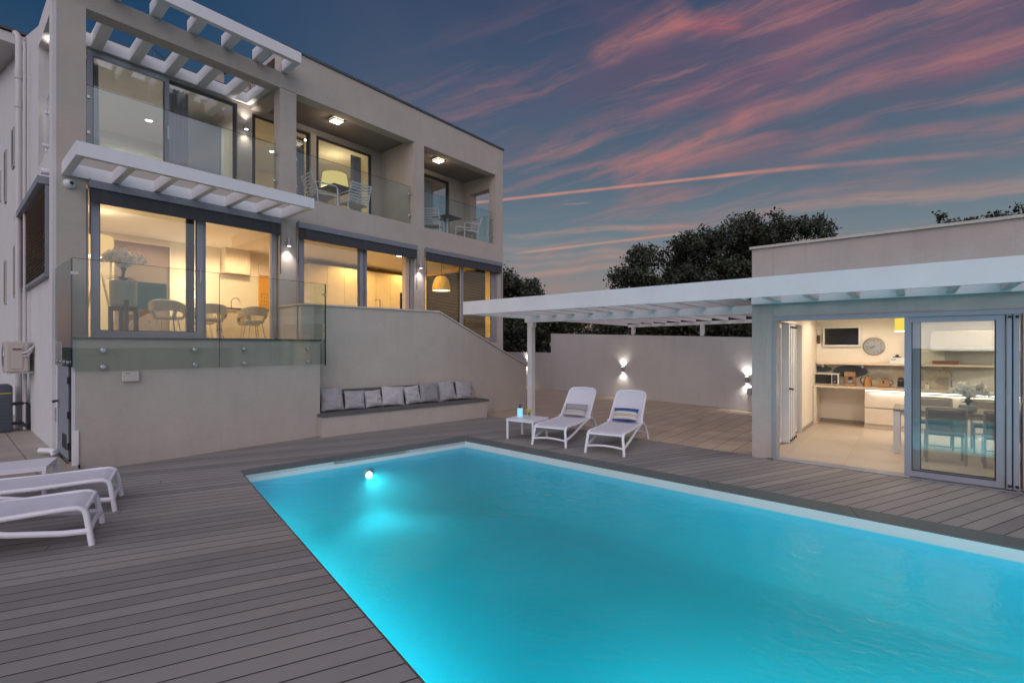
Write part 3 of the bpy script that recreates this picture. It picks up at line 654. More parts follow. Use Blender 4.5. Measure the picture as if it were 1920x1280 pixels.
# white slatted sunshade over the ground floor door
cn = V('sunshade', WHT, MB().box(1.28, 4.87, 9.27, 9.37, 4.56, 4.765).box(1.28, 1.38, 9.372, F0 - .002, 4.561, 4.764).box(4.77, 4.87, 9.372, F0 - .002, 4.561, 4.764).box(1.382, 4.768, F0 - .06, F0 - .003, 4.562, 4.763))
for k in range(5): V('slat', WHT, MB().box(1.905 + k * .587, 2.0 + k * .587, 9.372, F0 - .062, 4.57, 4.76), cn)
# white pergola over the upper terrace
pg = V('pergola_frame', WHT, MB().box(1.22, 4.93, 9.93, 10.04, 7.765, 7.985).box(4.80, 4.93, 10.042, F0 - .01, 7.766, 7.984).box(1.22, 1.32, 10.042, F0 - .01, 7.766, 7.984))
V('pergola_ledger', WHT, MB().box(1.52, 4.76, 12.03, 12.097, 7.50, 7.742).box(4.66, 4.765, F1 + .003, 12.028, 7.501, 7.741).box(1.505, 1.60, F1 + .003, 12.028, 7.501, 7.741), pg)
for k in range(5): V('slat', WHT, MB().box(1.87 + k * .587, 2.035 + k * .587, 10.042, F0 + .05, 7.768, 7.98).box(1.87 + k * .587, 2.035 + k * .587, F1 + .003, 12.028, 7.502, 7.74), pg)

# glass balustrades with steel clamps
def rail(x0, x1, y, z0, z1, clamps, axis='x', name='glass_balustrade', gm=GRAIL):
    g = V(name, gm, MB().box(x0, x1, y - .006, y + .006, z0, z1) if axis == 'x' else MB().box(y - .006, y + .006, x0, x1, z0, z1))
    for (c, z) in clamps:
        b = MB().box(c - .03, c + .03, y - .028, y + .028, z - .03, z + .03, bev=.008) if axis == 'x' else MB().box(y - .028, y + .028, c - .03, c + .03, z - .03, z + .03, bev=.008)
        V('clamp', STEEL, b, g)
    V('bottom_gasket', ALUD, MB().box(x0, x1, y - .012, y + .012, z0 - .012, z0) if axis == 'x' else MB().box(y - .012, y + .012, x0, x1, z0 - .012, z0), g)
    V('edge', GDARK, MB().box(x0, x1, y - .0065, y + .0065, z1, z1 + .004) if axis == 'x' else MB().box(y - .0065, y + .0065, x0, x1, z1, z1 + .004), g)
    return g
ry = 10.70
rail(1.60, 4.75, ry, 5.15, 6.20, [(1.63, 6.0), (1.63, 5.4), (2.75, 5.17), (4.72, 6.0), (4.72, 5.4), (3.9, 5.17)])
rail(5.15, 8.40, ry, 5.15, 6.20, [(5.18, 6.0), (5.18, 5.4), (8.37, 6.0), (8.37, 5.4)])
rail(8.79, 11.78, ry, 5.15, 6.20, [(8.82, 6.0), (8.82, 5.4), (11.75, 6.0), (11.75, 5.4)])
rail(10.90, 12.35, 1.30, 5.15, 6.35, [(12.3, 6.1), (12.3, 5.4)], axis='y', gm=GSIDE)
rail(10.9, 11.78, 12.0, 5.15, 6.20, [(10.93, 5.4)], axis='y')

# ------------------------------------------------------------------ raised terrace in front of the living room
tb = thing('terrace_block', 'raised beige terrace block with glass panels fixed to its front', 'terrace', (3.0, 9.8, 0))
tb_ = lambda name, m, mb, p=None, **k: mb.build(name, m, p or tb, world=True, **k)
tb_('block_wall', STUC, MB().box(1.25, 4.90, 9.10, F0 - .006, 0, 1.895))
tb_('slab_edge', CAP, MB().box(1.22, 4.93, 9.07, F0 - .007, 1.897, 1.925))
tb_('terrace_floor_tiles', TILE, MB().box(1.23, 8.3, 9.66, F0 - .004, 1.926, 1.933).box(1.23, 4.9, 9.08, 9.658, 1.926, 1.933))
tb_('side_render', STUW, MB().box(1.215, 1.248, 9.10, 9.16, 0, 1.89).box(1.215, 1.248, 10.36, F0 - .006, 0, 1.89).box(1.215, 1.248, 9.16, 10.36, 1.66, 1.89))
def panel(x0, x1, xs, y=9.045):
    g = tb_('glass_panel', GRAIL, MB().box(x0, x1, y - .008, y + .008, 1.43, 3.03))
    for x in xs:
        for z in (1.735, 1.49):
            tb_('disc_fixing', STEEL, MB().lathe([(.032, 0), (.032, .02), (.026, .026), (0.0, .027)], (x, y + .01, z), 20, 'Y', capt=False).xf(Matrix.Translation((x, y, z)) @ Matrix.Rotation(R(180), 4, 'Z') @ Matrix.Translation((-x, -y, -z))), g, smooth=True)
            tb_('stand_off', STEEL, MB().tube([(x, y + .008, z), (x, 9.10, z)], .02, 12), g)
    tb_('edge', GDARK, MB().box(x0, x1, y - .009, y + .009, 3.03, 3.034).box(x1 - .003, x1, y - .0095, y + .0095, 1.43, 3.03), g)
panel(1.21, 3.07, [1.54, 2.70]); panel(3.085, 4.99, [3.46, 4.62])
g = tb_('side_glass_panel', glass('smoky_side_glass', (.35, .46, .48), 1.9), MB().box(1.20, 1.212, 9.06, 10.50, 1.50, 3.03)); tb_('edge', GDARK, MB().box(1.196, 1.2, 9.055, 9.075, 1.5, 3.03), g)
for k in range(4): tb_('disc_fixing', STEEL, MB().lathe([(.03, 0), (.03, .025), (0, .027)], (1.17, 9.25 + k * .33, 1.56), 16, 'X', capt=False), g)
g = tb_('side_glass_panel', GRAIL, MB().box(4.975, 4.985, 9.06, 9.48, 1.43, 3.03)); tb_('edge', GDARK, MB().box(4.973, 4.988, 9.035, 9.055, 1.40, 3.03), g)
tb_('clamp', STEEL, MB().box(1.19, 1.27, 9.02, 9.07, 2.80, 2.84), g); tb_('clamp', STEEL, MB().box(4.93, 5.0, 9.02, 9.07, 2.80, 2.84), g)
# service door in the side of the terrace block
dr = tb_('service_door', GREYP, MB().box(1.205, 1.235, 9.36, 10.32, .16, 1.62)); tb_('door_frame', ALUD, MB().box(1.212, 1.245, 9.33, 9.355, .13, 1.65).box(1.212, 1.245, 10.325, 10.35, .13, 1.65).box(1.212, 1.245, 9.33, 10.35, 1.625, 1.65).box(1.212, 1.245, 9.33, 10.35, .13, .155), dr)
tb_('handle', BLK, MB().box(1.14, 1.2, 10.20, 10.23, .93, .96).box(1.13, 1.15, 10.08, 10.23, .93, .96), dr); tb_('keys', STEEL, MB().tube([(1.17, 10.22, .84), (1.17, 10.22, .62)], .012, 6), dr)
v_ = MB(); v_.box(1.195, 1.204, 9.50, 9.80, .28, .30).box(1.195, 1.204, 9.50, 9.80, .48, .50).box(1.195, 1.204, 9.49, 9.505, .28, .50).box(1.195, 1.204, 9.795, 9.81, .28, .50)
for k in range(6): v_.box(1.197, 1.204, 9.55 + k * .04, 9.565 + k * .04, .305, .475)
tb_('vent_grille', ALUD, v_, dr)
for z in (.3, .75, 1.25, 1.5): tb_('hinge', BLK, MB().box(1.19, 1.22, 9.31, 9.345, z, z + .1), dr)
tb_('corner_board', WHT, MB().box(1.215, 1.28, 9.075, 9.098, 0, .60))
tb_('cable', BLK, MB().tube([(1.28, 9.05, .12), (1.28, 9.05, .01), (1.32, 8.9, .012)], .012, 6))

# ------------------------------------------------------------------ sloping parapet wall of the outside stairs
sw = thing('stair_parapet', 'beige parapet wall with pale cap sloping down beside the stairs', 'wall', (8, 9.1, 0))
AN = R(8.9); E1 = Vector((math.cos(AN), -math.sin(AN), 0)); E2 = Vector((math.sin(AN), math.cos(AN), 0)); K = Vector((4.74, 9.55, 0))
def sp(s, z, o=0.0): v = K + E1 * s + E2 * o; return (v.x, v.y, z)
prof = [(0, 2.625), (3.27, 2.625), (6.24, 1.215), (6.24, 0), (0, 0)]
MB().prism([sp(s, z) for s, z in prof], E2 * .18).build('parapet_wall', STUC, sw, world=True)
MB().box(4.74, 4.92, 9.75, F0 - .006, 1.93, 2.625).build('return_wall', STUC, sw, world=True)
c = [(-.03, 2.628), (3.285, 2.628), (6.27, 1.212), (6.27, 1.248), (3.285, 2.664), (-.03, 2.664)]
MB().prism([sp(s, z, -.03) for s, z in c], E2 * .24).build('wall_cap', STONE, sw, world=True)
MB().box(4.71, 4.95, 9.77, F0 - .006, 2.628, 2.664).build('wall_cap', STONE, sw, world=True)
st = thing('outside_stairs', 'outside stairs going down behind the sloping parapet', 'stairs', (9.5, 10, 0))
for k in range(9): MB().box(8.30 + k * .33, 8.628 + k * .33, 9.36 - k * .055, 10.545, 0, 1.72 - k * .19).build('step', STUC, st, world=True)

# ------------------------------------------------------------------ built-in bench with cushions
bn = thing('bench', 'long built-in bench with dark boards below the parapet wall', 'bench', (6.9, 8.9, 0))
BK = Vector((4.83, 8.895, 0)); A8 = R(8.3); G1 = Vector((math.cos(A8), -math.sin(A8), 0)); G2 = Vector((math.sin(A8), math.cos(A8), 0))
def bb(mb, s0, s1, o0, o1, z0, z1):
    pts = [BK + G1 * s + G2 * o for s, o in ((s0, o0), (s1, o0), (s1, o1), (s0, o1))]; mb.prism([(p.x, p.y, z0) for p in pts], (0, 0, z1 - z0)); return mb
bb(MB(), 0, 4.15, 0, .575, 0, .395).build('base', STUC, bn, world=True)
m = MB()
for k in range(5): bb(m, -.02, 4.19, -.03 + k * .12, -.03 + k * .12 + .112, .397, .445)
m.build('seat', SEATD, bn, world=True)
m = MB()
for k in range(2): bb(m, .12, 3.98, .535, .575, .50 + k * .19, .68 + k * .19)
m.build('backrest', SEATD, bn, world=True)
# ------------------------------------------------------------------ soft things
def pillow_mb(w, h, t, seed=0, n=22, wr=.010):
    from mathutils import noise as mn
    m = MB(); g = {}
    for s in (-1, 1):
        for i in range(n + 1):
            for j in range(n + 1):
                u = i / n * 2 - 1; v = j / n * 2 - 1
                pin = 1 - .055 * (1 - abs(v) ** 2) * (abs(u) ** 3); pinv = 1 - .055 * (1 - abs(u) ** 2) * (abs(v) ** 3)
                x = u * w / 2 * pin; z = v * h / 2 * pinv
                th = (max(0, 1 - abs(u) ** 2.6) * max(0, 1 - abs(v) ** 2.6)) ** .5
                q = mn.noise(Vector((x * 5 + seed * 7.1, z * 13 + x * 4, seed * 3.3))) + .5 * mn.noise(Vector((x * 14, z * 26 + seed, seed)))
                edge = i in (0, n) or j in (0, n)
                y = 0 if edge else s * (th * t / 2 + q * wr * min(1, th * 2))
                y += -.03 * h * (v * v) * .5
                if edge and s == 1: g[(1, i, j)] = g[(-1, i, j)]; continue
                g[(s, i, j)] = m.bm.verts.new((x, y, z))
        for i in range(n):
            for j in range(n): m.bm.faces.new([g[(s, i, j)], g[(s, i + 1, j)], g[(s, i + 1, j + 1)], g[(s, i, j + 1)]])
    return m
CU = [(.36, .50, .50, CUSH, 0, 'largest grey-mauve cushion standing in the left corner of the bench'),
      (.84, .47, .40, CUSH, 2, 'smaller grey cushion second from the left end of the bench'),
      (1.27, .44, .38, CUSHL, -2, 'small pale grey cushion third from the left end of the bench'),
      (1.74, .56, .44, CUSHL, 3, 'wide pale grey creased cushion fourth from the left on the bench'),
      (2.24, .44, .42, CUSHL, -4, 'narrow pale grey cushion fifth from the left on the bench'),
      (2.70, .56, .47, CUSHD, 3, 'darker grey tall cushion sixth from the left on the bench'),
      (3.20, .50, .49, CUSH, -7, 'tilted grey creased cushion, second from the right on the bench'),
      (3.72, .54, .46, CUSH, 4, 'grey cushion standing at the right end of the bench')]
for i, (s, w_, h_, m_, tl, lab) in enumerate(CU):
    o = pillow_mb(w_ - .03, h_, .15, i + 1, wr=.026).build('bench_cushion', m_, smooth=True)
    p = BK + G1 * s + G2 * (.42 - (.02 if i % 2 else 0))
    o.location = (p.x, p.y, .455 + h_ / 2 * math.cos(R(16))); o.rotation_euler = (R(-16), R(tl), -A8 + R(random.uniform(-9, 9)))
    tag(o, lab, 'cushion', 'cushions on the long bench')

# ------------------------------------------------------------------ sun loungers: white resin frame, sling mesh
def lounger(back=47, hinge=1.25, L=1.95, Wd=.60, name='sun_lounger'):
    """foot end at x=0, head towards +x, centred on y"""
    t = thing(name, 'white sun lounger', 'sun lounger'); h = .35; hw = Wd / 2
    ca, sa = math.cos(R(back)), math.sin(R(back)); bl = .74
    f = MB()
    for s in (-1, 1):
        y = s * hw
        # side rail with rounded foot end, splayed front leg
        f.tube([(-.03, s * (hw + .03), .0), (-.012, s * (hw + .02), .12), (.012, y, .27), (.03, y, .325), (.075, y, h - .003), (.16, y, h), (.60, y, h - .012), (hinge + .10, y, h)], .024, 10)
        # long arched lower side rail running up to the hinge and down to the rear foot
        f.tube([(-.005, s * (hw + .022), .13), (.18, s * (hw + .016), .145), (.5, s * (hw + .01), .20), (.85, s * (hw + .01), .285), (hinge - .05, s * (hw + .012), .35), (hinge + .14, s * (hw + .012), .345), (hinge + .28, s * (hw + .014), .27), (hinge + .40, s * (hw + .025), .12), (hinge + .46, s * (hw + .03), .0)], .021, 10, flat=1.25)
    f.tube([(.02, -hw, .322), (.02, hw, .322)], .018, 10)
    f.build('frame', RESW, t, smooth=True)
    f = MB()
    arc = [(-.012, -hw - .02 + (Wd + .04) * k / 8, .115 + .028 * math.sin(math.pi * k / 8)) for k in range(9)]
    f.tube(arc, .018, 10); f.build('front_stretcher', RESW, t, smooth=True)
    f = MB(); x0 = hinge + .40; arc = [(x0, -hw - .02 + (Wd + .04) * k / 8, .12 + .028 * math.sin(math.pi * k / 8)) for k in range(9)]
    f.tube(arc, .016, 10).tube([(hinge + .2, -hw, .30), (hinge + .2, hw, .30)], .014, 8); f.build('rear_stretcher', RESW, t, smooth=True)
    s_ = MB(); n = 20; rows = []
    for i in range(n + 1):
        x = .025 + (hinge - .01) * i / n; sag = -.012 * math.sin(math.pi * i / n)
        rows.append([s_.bm.verts.new((x, -hw + Wd * j / 10, h + .006 + sag * math.sin(math.pi * j / 10) + (-.02 if i == 0 else 0))) for j in range(11)])
    for a, b in zip(rows, rows[1:]):
        for j in range(10): s_.bm.faces.new((a[j], a[j + 1], b[j + 1], b[j]))
    s_.build('seat', MESHW, t, smooth=True)
    # back rest: rounded frame with mesh inside
    def bp(d, y, o=0.0): return (hinge + d * ca - o * sa, y, h + .01 + d * sa + o * ca)
    f = MB(); pts = [bp(0, -hw)] + [bp(bl - .10, -hw + .015)] + [bp(bl - .04, -hw + .035), bp(bl - .005, -hw + .085), bp(bl + .01, 0), bp(bl - .005, hw - .085), bp(bl - .04, hw - .035)] + [bp(bl - .10, hw - .015), bp(0, hw)]
    f.tube(pts, .023, 10, flat=1.1); fr = f.build('backrest', RESW, t, smooth=True)
    s_ = MB(); rows = []
    for i in range(13):
        d = (bl - .005) * i / 12; hw2 = hw - .02 - (.05 if i == 12 else 0)
        rows.append([s_.bm.verts.new(bp(d, -hw2 + 2 * hw2 * j / 10, -.012 * math.sin(math.pi * j / 10))) for j in range(11)])
    for a, b in zip(rows, rows[1:]):
        for j in range(10): s_.bm.faces.new((a[j], a[j + 1], b[j + 1], b[j]))
    s_.build('back_mesh', MESHW, fr, smooth=True)
    f = MB()
    for s in (-1, 1):
        f.tube([bp(.34, s * (hw - .05)), (hinge + .42, s * (hw - .05), .24), (hinge + .16, s * (hw - .05), .30)], .012, 8)
        f.obox((hinge + .02, s * (hw + .022), h + .02), (.09, .03, .06), bev=.012)
    f.build('back_support', RESW, t, smooth=True)
    return t
GL = 'white sun loungers around the pool'
l1 = lounger(); put(l1, (7.05, 5.02, 0), R(11.2), 'white sun lounger holding the grey striped pillow, next to the small table', GL)
l2 = copy_tree(l1); put(l2, (7.10, 3.93, 0), R(11.6), 'white sun lounger holding the blue striped pillow, right of the other upright one', GL)
lf = lounger(back=8, hinge=1.2, Wd=.60)
put(lf, (.955, 6.02, 0), R(164), 'flat white sun lounger nearest the camera at the left edge of the deck', GL)
l4 = copy_tree(lf); put(l4, (1.30, 7.00, 0), R(164), 'flat white sun lounger behind the nearest one at the left edge', GL)

# pillows with woven stripes
def stripes(name, cols, freq=1.0):
    m = mat(name, (.5, .5, .5), .95, bump=.5, bscale=350); n = N(m.node_tree); p = m.node_tree.nodes['Principled BSDF']
    t = n.add('ShaderNodeTexCoord'); s = n.add('ShaderNodeSeparateXYZ'); n.link(t.outputs['Object'], s.inputs[0])
    r = n.add('ShaderNodeValToRGB'); cr = r.color_ramp; cr.interpolation = 'LINEAR'
    while len(cr.elements) < len(cols): cr.elements.new(.5)
    for e, (q, c) in zip(cr.elements, cols): e.position = q; e.color = c + (1,)
    n.link(n.math('ADD', n.math('MULTIPLY', s.outputs[2], 1 / .32), .5), r.inputs[0]); n.link(r.outputs[0], p.inputs['Base Color']); return m
g_, gd, cr_, bl_, wh, tn = (.33, .32, .34), (.17, .17, .19), (.50, .47, .42), (.02, .07, .22), (.62, .61, .60), (.46, .28, .17)
SG = stripes('grey_striped_cloth', [(0, gd), (.08, gd), (.10, cr_), (.24, cr_), (.27, gd), (.30, cr_), (.38, cr_), (.42, gd), (.46, g_), (.5, gd), (.54, g_), (.86, g_), (.9, gd), (1, gd)])
SB = stripes('blue_striped_cloth', [(0, bl_), (.10, bl_), (.14, cr_), (.30, wh), (.34, tn), (.37, tn), (.40, wh), (.44, tn), (.46, tn), (.50, wh), (.60, wh), (.66, (.12, .2, .36)), (.74, bl_), (.92, bl_), (1, bl_)])
for (lx, ly, ang, m_, lab) in ((7.05, 5.02, 11.2, SG, 'grey and cream striped pillow leaning on the lounger beside the small table'), (7.10, 3.93, 11.6, SB, 'blue, white and tan striped pillow leaning on the right lounger')):
    o = pillow_mb(.47, .30, .13, int(lx * 100), wr=.008).build('striped_pillow', m_, smooth=True)
    c_, s__ = math.cos(R(ang)), math.sin(R(ang)); d = 1.285
    o.location = (lx + d * c_, ly + d * s__, .49); o.rotation_euler = (R(-43), 0, R(ang) - R(90)); o.scale = (1, 1, 1)
    tag(o, lab, 'pillow', 'striped pillows on the loungers')

# ------------------------------------------------------------------ small white tables
def side_table(w_=.60, d_=.60, h_=.40):
    t = thing('side_table', 'table', 'side table')
    MB().box(-w_ / 2, w_ / 2, -d_ / 2, d_ / 2, h_ - .012, h_, bev=.003).build('table_top', RESW, t)
    f = MB(); e = .045
    f.box(-w_ / 2, w_ / 2, -d_ / 2, -d_ / 2 + .03, h_ - e, h_ - .0125).box(-w_ / 2, w_ / 2, d_ / 2 - .03, d_ / 2, h_ - e, h_ - .0125)
    f.box(-w_ / 2, -w_ / 2 + .03, -d_ / 2 + .031, d_ / 2 - .031, h_ - e, h_ - .013).box(w_ / 2 - .03, w_ / 2, -d_ / 2 + .031, d_ / 2 - .031, h_ - e, h_ - .013)
    f.build('apron', RESW, t)
    for sx in (-1, 1):
        for sy in (-1, 1): MB().obox((sx * (w_ / 2 - .02), sy * (d_ / 2 - .02), (h_ - .046) / 2), (.04, .04, h_ - .047), bev=.008).build('leg', RESW, t)
    return t
ta = side_table(); put(ta, (7.37, 5.77, 0), R(8), 'square white side table holding the blue lantern, left of the two upright loungers', 'low white side tables')
tb2 = copy_tree(ta); put(tb2, (.60, 8.08, .0), R(164), 'white side table at the left edge beside the flat loungers', 'low white side tables')
ln = thing('table_lantern', 'glowing pale blue lantern with a dark handle on the white table', 'lantern', (7.40, 5.98, .40))
MB().lathe([(.045, 0), (.052, .01), (.052, .155), (.047, .165), (.030, .168)], n=24).build('glowing_body', CUBE, ln, smooth=True)
MB().lathe([(.030, .168), (.030, .185), (.02, .19)], n=16).build('cap', BLK, ln)
MB().tube([(-.03, 0, .175), (-.032, 0, .21), (-.015, 0, .235), (.015, 0, .235), (.032, 0, .21), (.03, 0, .175)], .009, 8).build('handle', mat('dark_red_handle', (.10, .02, .015), .5), ln, smooth=True)
fv = thing('flower_vase', 'small glass vase of yellow flowers on the white table', 'vase', (7.36, 5.72, .40))
MB().lathe([(.028, 0), (.034, .01), (.03, .07), (.036, .09)], n=18, capt=False).build('vase', glass('thin_clear_glass', (.92, .94, .94), 1.45), fv, smooth=True)
YF = mat('yellow_petals', (.62, .50, .03), .6, var=.2, vscale=60)
fm = MB(); sm = MB()
for k in range(26):
    a = random.uniform(0, 6.28); r_ = random.uniform(.01, .075); z = .135 + random.uniform(-.025, .035); x, y = r_ * math.cos(a), r_ * math.sin(a)
    sm.tube([(0, 0, .02), (x * .4, y * .4, .09), (x, y, z)], .0016, 4)
    for q in range(6):
        b = q * 1.047 + k; e = .018; c = Vector((x, y, z)); fm.poly([c, c + Vector((math.cos(b) * e, math.sin(b) * e, .008)), c + Vector((math.cos(b + .5) * e, math.sin(b + .5) * e, .010))])
    fm.obox((x, y, z), (.016, .016, .012), rz=k)
sm.build('stems', mat('green_stem', (.08, .16, .03), .6), fv); fm.build('blossoms', YF, fv)

# ------------------------------------------------------------------ slatted balcony armchairs and tables
def armchair():
    t = thing('balcony_chair', 'chair', 'chair'); wd = .60
    f = MB()
    for s in (-1, 1):
        y = s * wd / 2
        f.tube([(.02, y, 0), (.0, y, .30), (.0, y, .42), (-.16, y * .96, .84)], .017, 8)
        f.tube([(.50, y, 0), (.50, y, .55), (.46, y, .595), (-.03, y, .60)], .017, 8)
        f.tube([(0, y, .33), (.5, y, .35)], .014, 8)
    f.build('frame', RESW, t, smooth=True)
    m = MB()
    for k in range(7):
        z = .40 + k * .068; x = -.002 - (z - .42) * .38 if z > .42 else 0
        m.obox((x, 0, z), (.014, wd - .02, .040), ry=R(-20))
    m.build('backrest', RESW, t); m = MB()
    for k in range(7): m.box(.03 + k * .068, .082 + k * .068, -wd / 2 + .01, wd / 2 - .01, .352, .368)
    m.build('seat', RESW, t); return t
def bistro():
    t = thing('balcony_table', 'table', 'table')
    MB().box(-.34, .34, -.34, .34, .685, .71, bev=.006).build('table_top', mat('dark_grey_table_top', (.07, .08, .09), .35), t)
    MB().lathe([(.04, .04), (.04, .67), (.06, .684)], n=16).build('pedestal', RESW, t, smooth=True)
    MB().obox((0, 0, .012), (.62, .08, .022), rz=R(45)).obox((0, 0, .026), (.62, .08, .022), rz=R(-45)).build('base', RESW, t); return t
GC = 'white slatted chairs on the balconies'
a1 = armchair(); put(a1, (5.86, 11.25, 5.128), R(-5), 'white slatted balcony chair left of the lit drum lampshade, seen from its side', GC)
a2 = copy_tree(a1); put(a2, (6.98, 11.02, 5.128), R(92), 'white slatted balcony chair with its back to the pool, right of the drum lampshade', GC)
a3 = copy_tree(a1); put(a3, (9.62, 11.30, 5.128), R(35), 'white slatted chair left of the table on the right balcony', GC)
a4 = copy_tree(a1); put(a4, (11.30, 11.10, 5.128), R(165), 'white slatted chair right of the table on the right balcony', GC)
b1 = bistro(); put(b1, (6.62, 11.38, 5.128), R(3), 'dark topped table between the two chairs of the middle balcony', 'balcony tables')
b2 = copy_tree(b1); put(b2, (10.32, 11.30, 5.128), R(6), 'dark topped pedestal table on the right balcony', 'balcony tables')
bo = thing('small_planter', 'small yellow green plant pot on the right balcony table', 'plant pot', (10.25, 11.35, 5.84))
MB().lathe([(.05, 0), (.06, .05)], n=14).build('pot', POTG, bo)
m = MB()
for k in range(40):
    a = random.uniform(0, 6.28); e = random.uniform(.04, .1); m.poly([(0, 0, .04), (math.cos(a) * e, math.sin(a) * e, .07 + random.uniform(0, .05)), (math.cos(a + .3) * e, math.sin(a + .3) * e, .06)])
m.build('leaves', YF, bo)

# ------------------------------------------------------------------ lamps on the walls
def sconce(loc, ndir, label, up=False, down=True, e=7, h=.16, group='small cylindrical wall lamps', lit_up=0.0, col=(1, .90, .82), back=.10, spot=95, mm=None):
    rz = math.atan2(ndir[1], ndir[0]); t = thing('wall_lamp', label, 'wall lamp', loc, rz, group); m_ = mm or MATS['grey_lamp_body']
    MB().box(-back, -.035, -.022, .022, -.03, .03).build('wall_bracket', m_, t)
    MB().lathe([(.038, -h / 2), (.043, -h / 2), (.043, h / 2), (.038, h / 2)], n=24).build('lamp_body', m_, t, smooth=True)
    if down:
        MB().lathe([(.034, -h / 2 - .003), (.0345, -h / 2 - .001)], n=20).build('lamp_glass', LAMPC, t)
        lamp('wall_lamp_light', (loc[0], loc[1], loc[2] - h / 2 - .02), e, col, .03, 'SPOT', (loc[0] - ndir[0] * .06, loc[1] - ndir[1] * .06, loc[2] - 1), spot, 1.0)
    if up:
        MB().lathe([(.0305, h / 2 + .001), (.030, h / 2 + .003)], n=20).build('lamp_glass', LAMPC, t)
        lamp('wall_lamp_light', (loc[0], loc[1], loc[2] + h / 2 + .02), lit_up or e, col, .03, 'SPOT', (loc[0] - ndir[0] * .06, loc[1] - ndir[1] * .06, loc[2] + 1), spot, 1.0)
    return t
mat('grey_lamp_body', (.36, .35, .35), .45, metal=.2)
sconce((4.92, 10.46, 4.07), (0, -1), 'grey wall lamp between the living room door and the kitchen door', e=26, h=.19)
sconce((8.58, 10.46, 4.04), (0, -1), 'grey wall lamp between the two right ground floor doors', e=24, h=.19)
sconce((4.64, 12.0, 6.95), (0, -1), 'grey up and down wall lamp on the upper terrace between two windows', up=True, e=16, lit_up=14)
sconce((1.42, 12.0, 6.98), (0, -1), 'grey up and down wall lamp seen through the side opening at the upper left corner', up=True, e=16, lit_up=16)
def ceil_light(loc, label):
    t = thing('ceiling_light', label, 'ceiling light', loc, 0, 'square ceiling lights of the balconies')
    MB().box(-.15, .15, -.15, .15, -.022, 0, bev=.01).build('housing', BLK, t)
    MB().box(-.135, .135, -.135, .135, -.05, -.023, bev=.012).build('diffuser', LAMPW, t)
    MB().box(-.155, .155, -.155, .155, -.066, -.051).build('trim', mat('bronze_trim', (.08, .05, .04), .4), t)
    MB().box(-.125, .125, -.125, .125, -.085, -.067, bev=.008).build('lower_diffuser', LAMPW, t)
    lamp('ceiling_light_glow', (loc[0], loc[1], loc[2] - .16), 7, (1, .80, .58), .06)
    return t
ceil_light((6.42, 11.12, 7.498), 'square lit ceiling light over the middle balcony'); ceil_light((9.80, 11.12, 7.498), 'square lit ceiling light over the right balcony')
sc = thing('security_camera', 'round white security camera on the left corner column', 'camera', (1.37, 10.50, 4.43))
MB().lathe([(.075, .055), (.078, .02), (.065, 0)], axis='Y', n=24).build('mount', WHT, sc, smooth=True)
MB().lathe([(.01, -.065), (.035, -.06), (.055, -.03), (.06, .01)], axis='Y', n=24).build('ball', WHT, sc, smooth=True)
MB().lathe([(.0, -.075), (.026, -.073), (.03, -.055)], (.018, 0, 0), axis='Y', n=20).build('lens', BLK, sc, smooth=True)
jb = thing('wall_box', 'small pale control box on the terrace wall below the glass', 'control box', (1.865, 9.09, 1.34))
MB().box(-.105, .105, -.045, .008, -.08, .075, bev=.01).build('box', ACW, jb); MB().box(-.07, -.01, -.0465, -.0455, .045, .052).build('marking', BLK, jb)
# outdoor air conditioner and heat pump by the side wall
ac = thing('air_conditioner', 'beige outdoor air conditioner hanging on the white side wall', 'air conditioner', (1.0, 13.45, 1.3))
MB().box(-.19, .12, -.42, .42, .0, .585, bev=.02).build('casing', ACW, ac)
m = MB()
for k in range(7): m.lathe([(.04 + k * .028, 0), (.046 + k * .028, .004)], (-.197, .10, .30), 28, 'X', capb=False, capt=False)
for k in range(6): m.obox((-.194, .10, .30), (.004, .42, .005), rx=k * math.pi / 6)
m.build('fan_grille', STEEL, ac); MB().box(-.12, .04, -.435, -.421, .06, .50, bev=.01).build('side_cover', ACW, ac); MB().box(-.10, .02, -.44, -.436, .42, .445).build('louvre', ALUD, ac)
MB().box(-.17, .19, -.36, -.33, -.03, -.002).box(-.17, .19, .33, .36, -.03, -.002).build('bracket', STEEL, ac)
MB().tube([(.04, -.44, .36), (.10, -.50, .38), (.16, -.50, .46), (.2, -.42, .5)], .022, 8).tube([(.04, -.44, .30), (.10, -.49, .31), (.15, -.49, .40), (.2, -.40, .44)], .016, 8).build('hose', PIPE, ac, smooth=True)
hp = thing('heat_pump', 'blue grey garden heat pump on the tiles beside the side wall', 'heat pump', (.40, 13.9, .10))
MB().box(-.45, .55, -.28, .28, 0, .93, bev=.05).build('casing', SLATE, hp, smooth=True)
m = MB()
for k in range(9): m.box(-.42, .52, -.286, -.281, .12 + k * .07, .125 + k * .07)
m.build('ribs', ALUD, hp); MB().box(.36, .53, -.2855, -.281, .76, .775).build('label', YF, hp)
pp = thing('pool_pipes', 'black insulated pipes running from the heat pump to the wall', 'pipes', (1.05, 13.7, .1))
MB().tube([(-.1, 0, .55), (.10, 0, .55), (.12, -.02, .48), (.12, -.04, .02)], .032, 8).tube([(-.1, 0, .16), (.04, 0, .16), (.05, -.05, .12), (.12, -.1, .12)], .032, 8).build('pipes', PIPEB, pp, smooth=True)
wp = thing('waste_pipe', 'short white pipe elbow on the tiles by the service door', 'pipe', (1.12, 10.15, .13))
MB().tube([(-.1, .25, .045), (0, .08, .05), (.04, -.02, .03)], .045, 12).tube([(.0, .0, .0), (.03, -.05, .02)], .02, 8).build('pipe', WHT, wp, smooth=True)
# side path slab with kerb
struct(MB().box(-9, 1.195, 8.75, 22.9, -.02, .10).box(1.196, 1.248, 8.78, 9.32, -.02, .11).build('side_path', TILEP))
